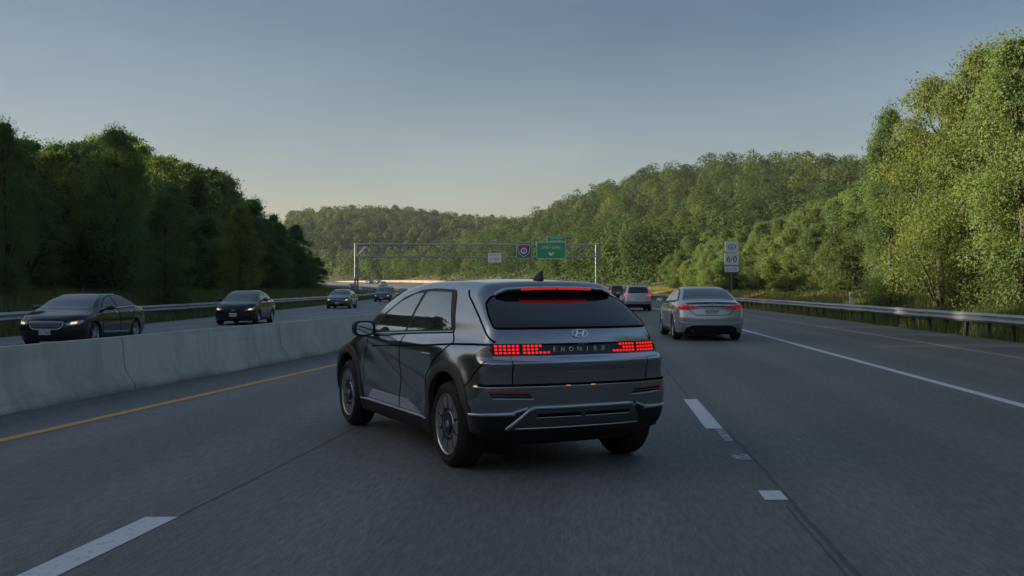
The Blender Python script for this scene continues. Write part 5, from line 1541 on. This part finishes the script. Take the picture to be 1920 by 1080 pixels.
far_car(black_root, 'black navy paint', [m for m in bpy.data.materials if m.name.startswith('black navy')][0], 659, 235, 'tiny black car left of the gantry post on the far bend', sc=1.)

# ------------------------------------------------------------------ light, sky, camera
SUN_AZ = R(-90); SUN_EL = R(10.8)      # azimuth from the view direction, negative = left
w = bpy.data.worlds.new('World'); S.world = w; w.use_nodes = True
nt = w.node_tree; bg = nt.nodes['Background']
sky = nt.nodes.new('ShaderNodeTexSky'); sky.sky_type = 'NISHITA'; sky.sun_disc = False
sky.sun_elevation = SUN_EL; sky.sun_rotation = SUN_AZ
sky.altitude = 100; sky.air_density = 1.0; sky.dust_density = 1.8; sky.ozone_density = 1.5
# dusty band of brighter, warmer air low over the horizon
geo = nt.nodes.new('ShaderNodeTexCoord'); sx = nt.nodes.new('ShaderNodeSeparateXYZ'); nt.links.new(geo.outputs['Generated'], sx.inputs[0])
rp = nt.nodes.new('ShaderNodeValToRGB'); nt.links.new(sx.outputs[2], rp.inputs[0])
e = rp.color_ramp.elements; e[0].position = 0.; e[0].color = (1.07, .92, .94, 1); e[1].position = .52; e[1].color = (1.06, 1.0, .975, 1)  # unseen zenith brightened as added fill for the shaded road
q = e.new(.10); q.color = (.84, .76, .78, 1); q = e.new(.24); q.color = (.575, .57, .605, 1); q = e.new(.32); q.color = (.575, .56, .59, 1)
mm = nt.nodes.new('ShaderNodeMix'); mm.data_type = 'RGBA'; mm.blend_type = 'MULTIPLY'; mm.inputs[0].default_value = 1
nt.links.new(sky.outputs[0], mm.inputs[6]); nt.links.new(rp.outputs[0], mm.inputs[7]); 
# faint veils of thin cloud
cm_ = nt.nodes.new('ShaderNodeMapping'); cm_.inputs['Scale'].default_value = (1.6, 1.6, 4.5); nt.links.new(geo.outputs['Generated'], cm_.inputs[0])
cn = nt.nodes.new('ShaderNodeTexNoise'); cn.inputs['Scale'].default_value = 2.2; cn.inputs['Detail'].default_value = 4; nt.links.new(cm_.outputs[0], cn.inputs['Vector'])
cr = nt.nodes.new('ShaderNodeValToRGB'); nt.links.new(cn.outputs[0], cr.inputs[0])
cr.color_ramp.elements[0].position = .35; cr.color_ramp.elements[0].color = (.91, .92, .94, 1); cr.color_ramp.elements[1].position = .68; cr.color_ramp.elements[1].color = (1.12, 1.10, 1.07, 1)
m2 = nt.nodes.new('ShaderNodeMix'); m2.data_type = 'RGBA'; m2.blend_type = 'MULTIPLY'; m2.inputs[0].default_value = 1
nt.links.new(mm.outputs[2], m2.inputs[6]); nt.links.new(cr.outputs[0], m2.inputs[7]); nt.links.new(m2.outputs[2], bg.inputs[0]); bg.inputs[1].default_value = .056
ld = bpy.data.lights.new('sun', 'SUN'); ld.energy = 3.5; ld.angle = R(.6); ld.color = (1., .87, .66)
sun = bpy.data.objects.new('sun', ld); COL.objects.link(sun)
d = Vector((math.sin(SUN_AZ) * math.cos(SUN_EL), math.cos(SUN_AZ) * math.cos(SUN_EL), math.sin(SUN_EL)))
sun.rotation_euler = d.to_track_quat('Z', 'Y').to_euler()
sun.location = (-40, -20, 40)
cd = bpy.data.cameras.new('camera'); cam = bpy.data.objects.new('camera', cd); COL.objects.link(cam)
cam.location = (0, 0, CZ); cam.rotation_euler = (R(90), 0, 0)
cd.sensor_width = 36; cd.lens = FPX / 1920 * 36; cd.clip_start = .1; cd.clip_end = 9000
S.camera = cam
S.view_settings.view_transform = 'Standard'; S.view_settings.look = 'None'; S.view_settings.gamma = 1; S.view_settings.exposure = 1.76
S.render.film_transparent = False

# ------------------------------------------------------------------ thin evening haze
b = MB(); b.box((0, 500, 44), (9600, 9800, 100)); hz = b.build('haze', [])
hm = bpy.data.materials.new('haze air'); hm.use_nodes = True; ht = hm.node_tree; ht.nodes.clear()
ho = ht.nodes.new('ShaderNodeOutputMaterial'); pv = ht.nodes.new('ShaderNodeVolumePrincipled')
pv.inputs['Color'].default_value = (.86, .92, .97, 1); pv.inputs['Density'].default_value = .00013; pv.inputs['Anisotropy'].default_value = .25
ht.links.new(pv.outputs[0], ho.inputs['Volume']); hz.data.materials.append(hm); tag(hz, kind='stuff')
hz['label'] = 'thin pale evening haze over the valley'
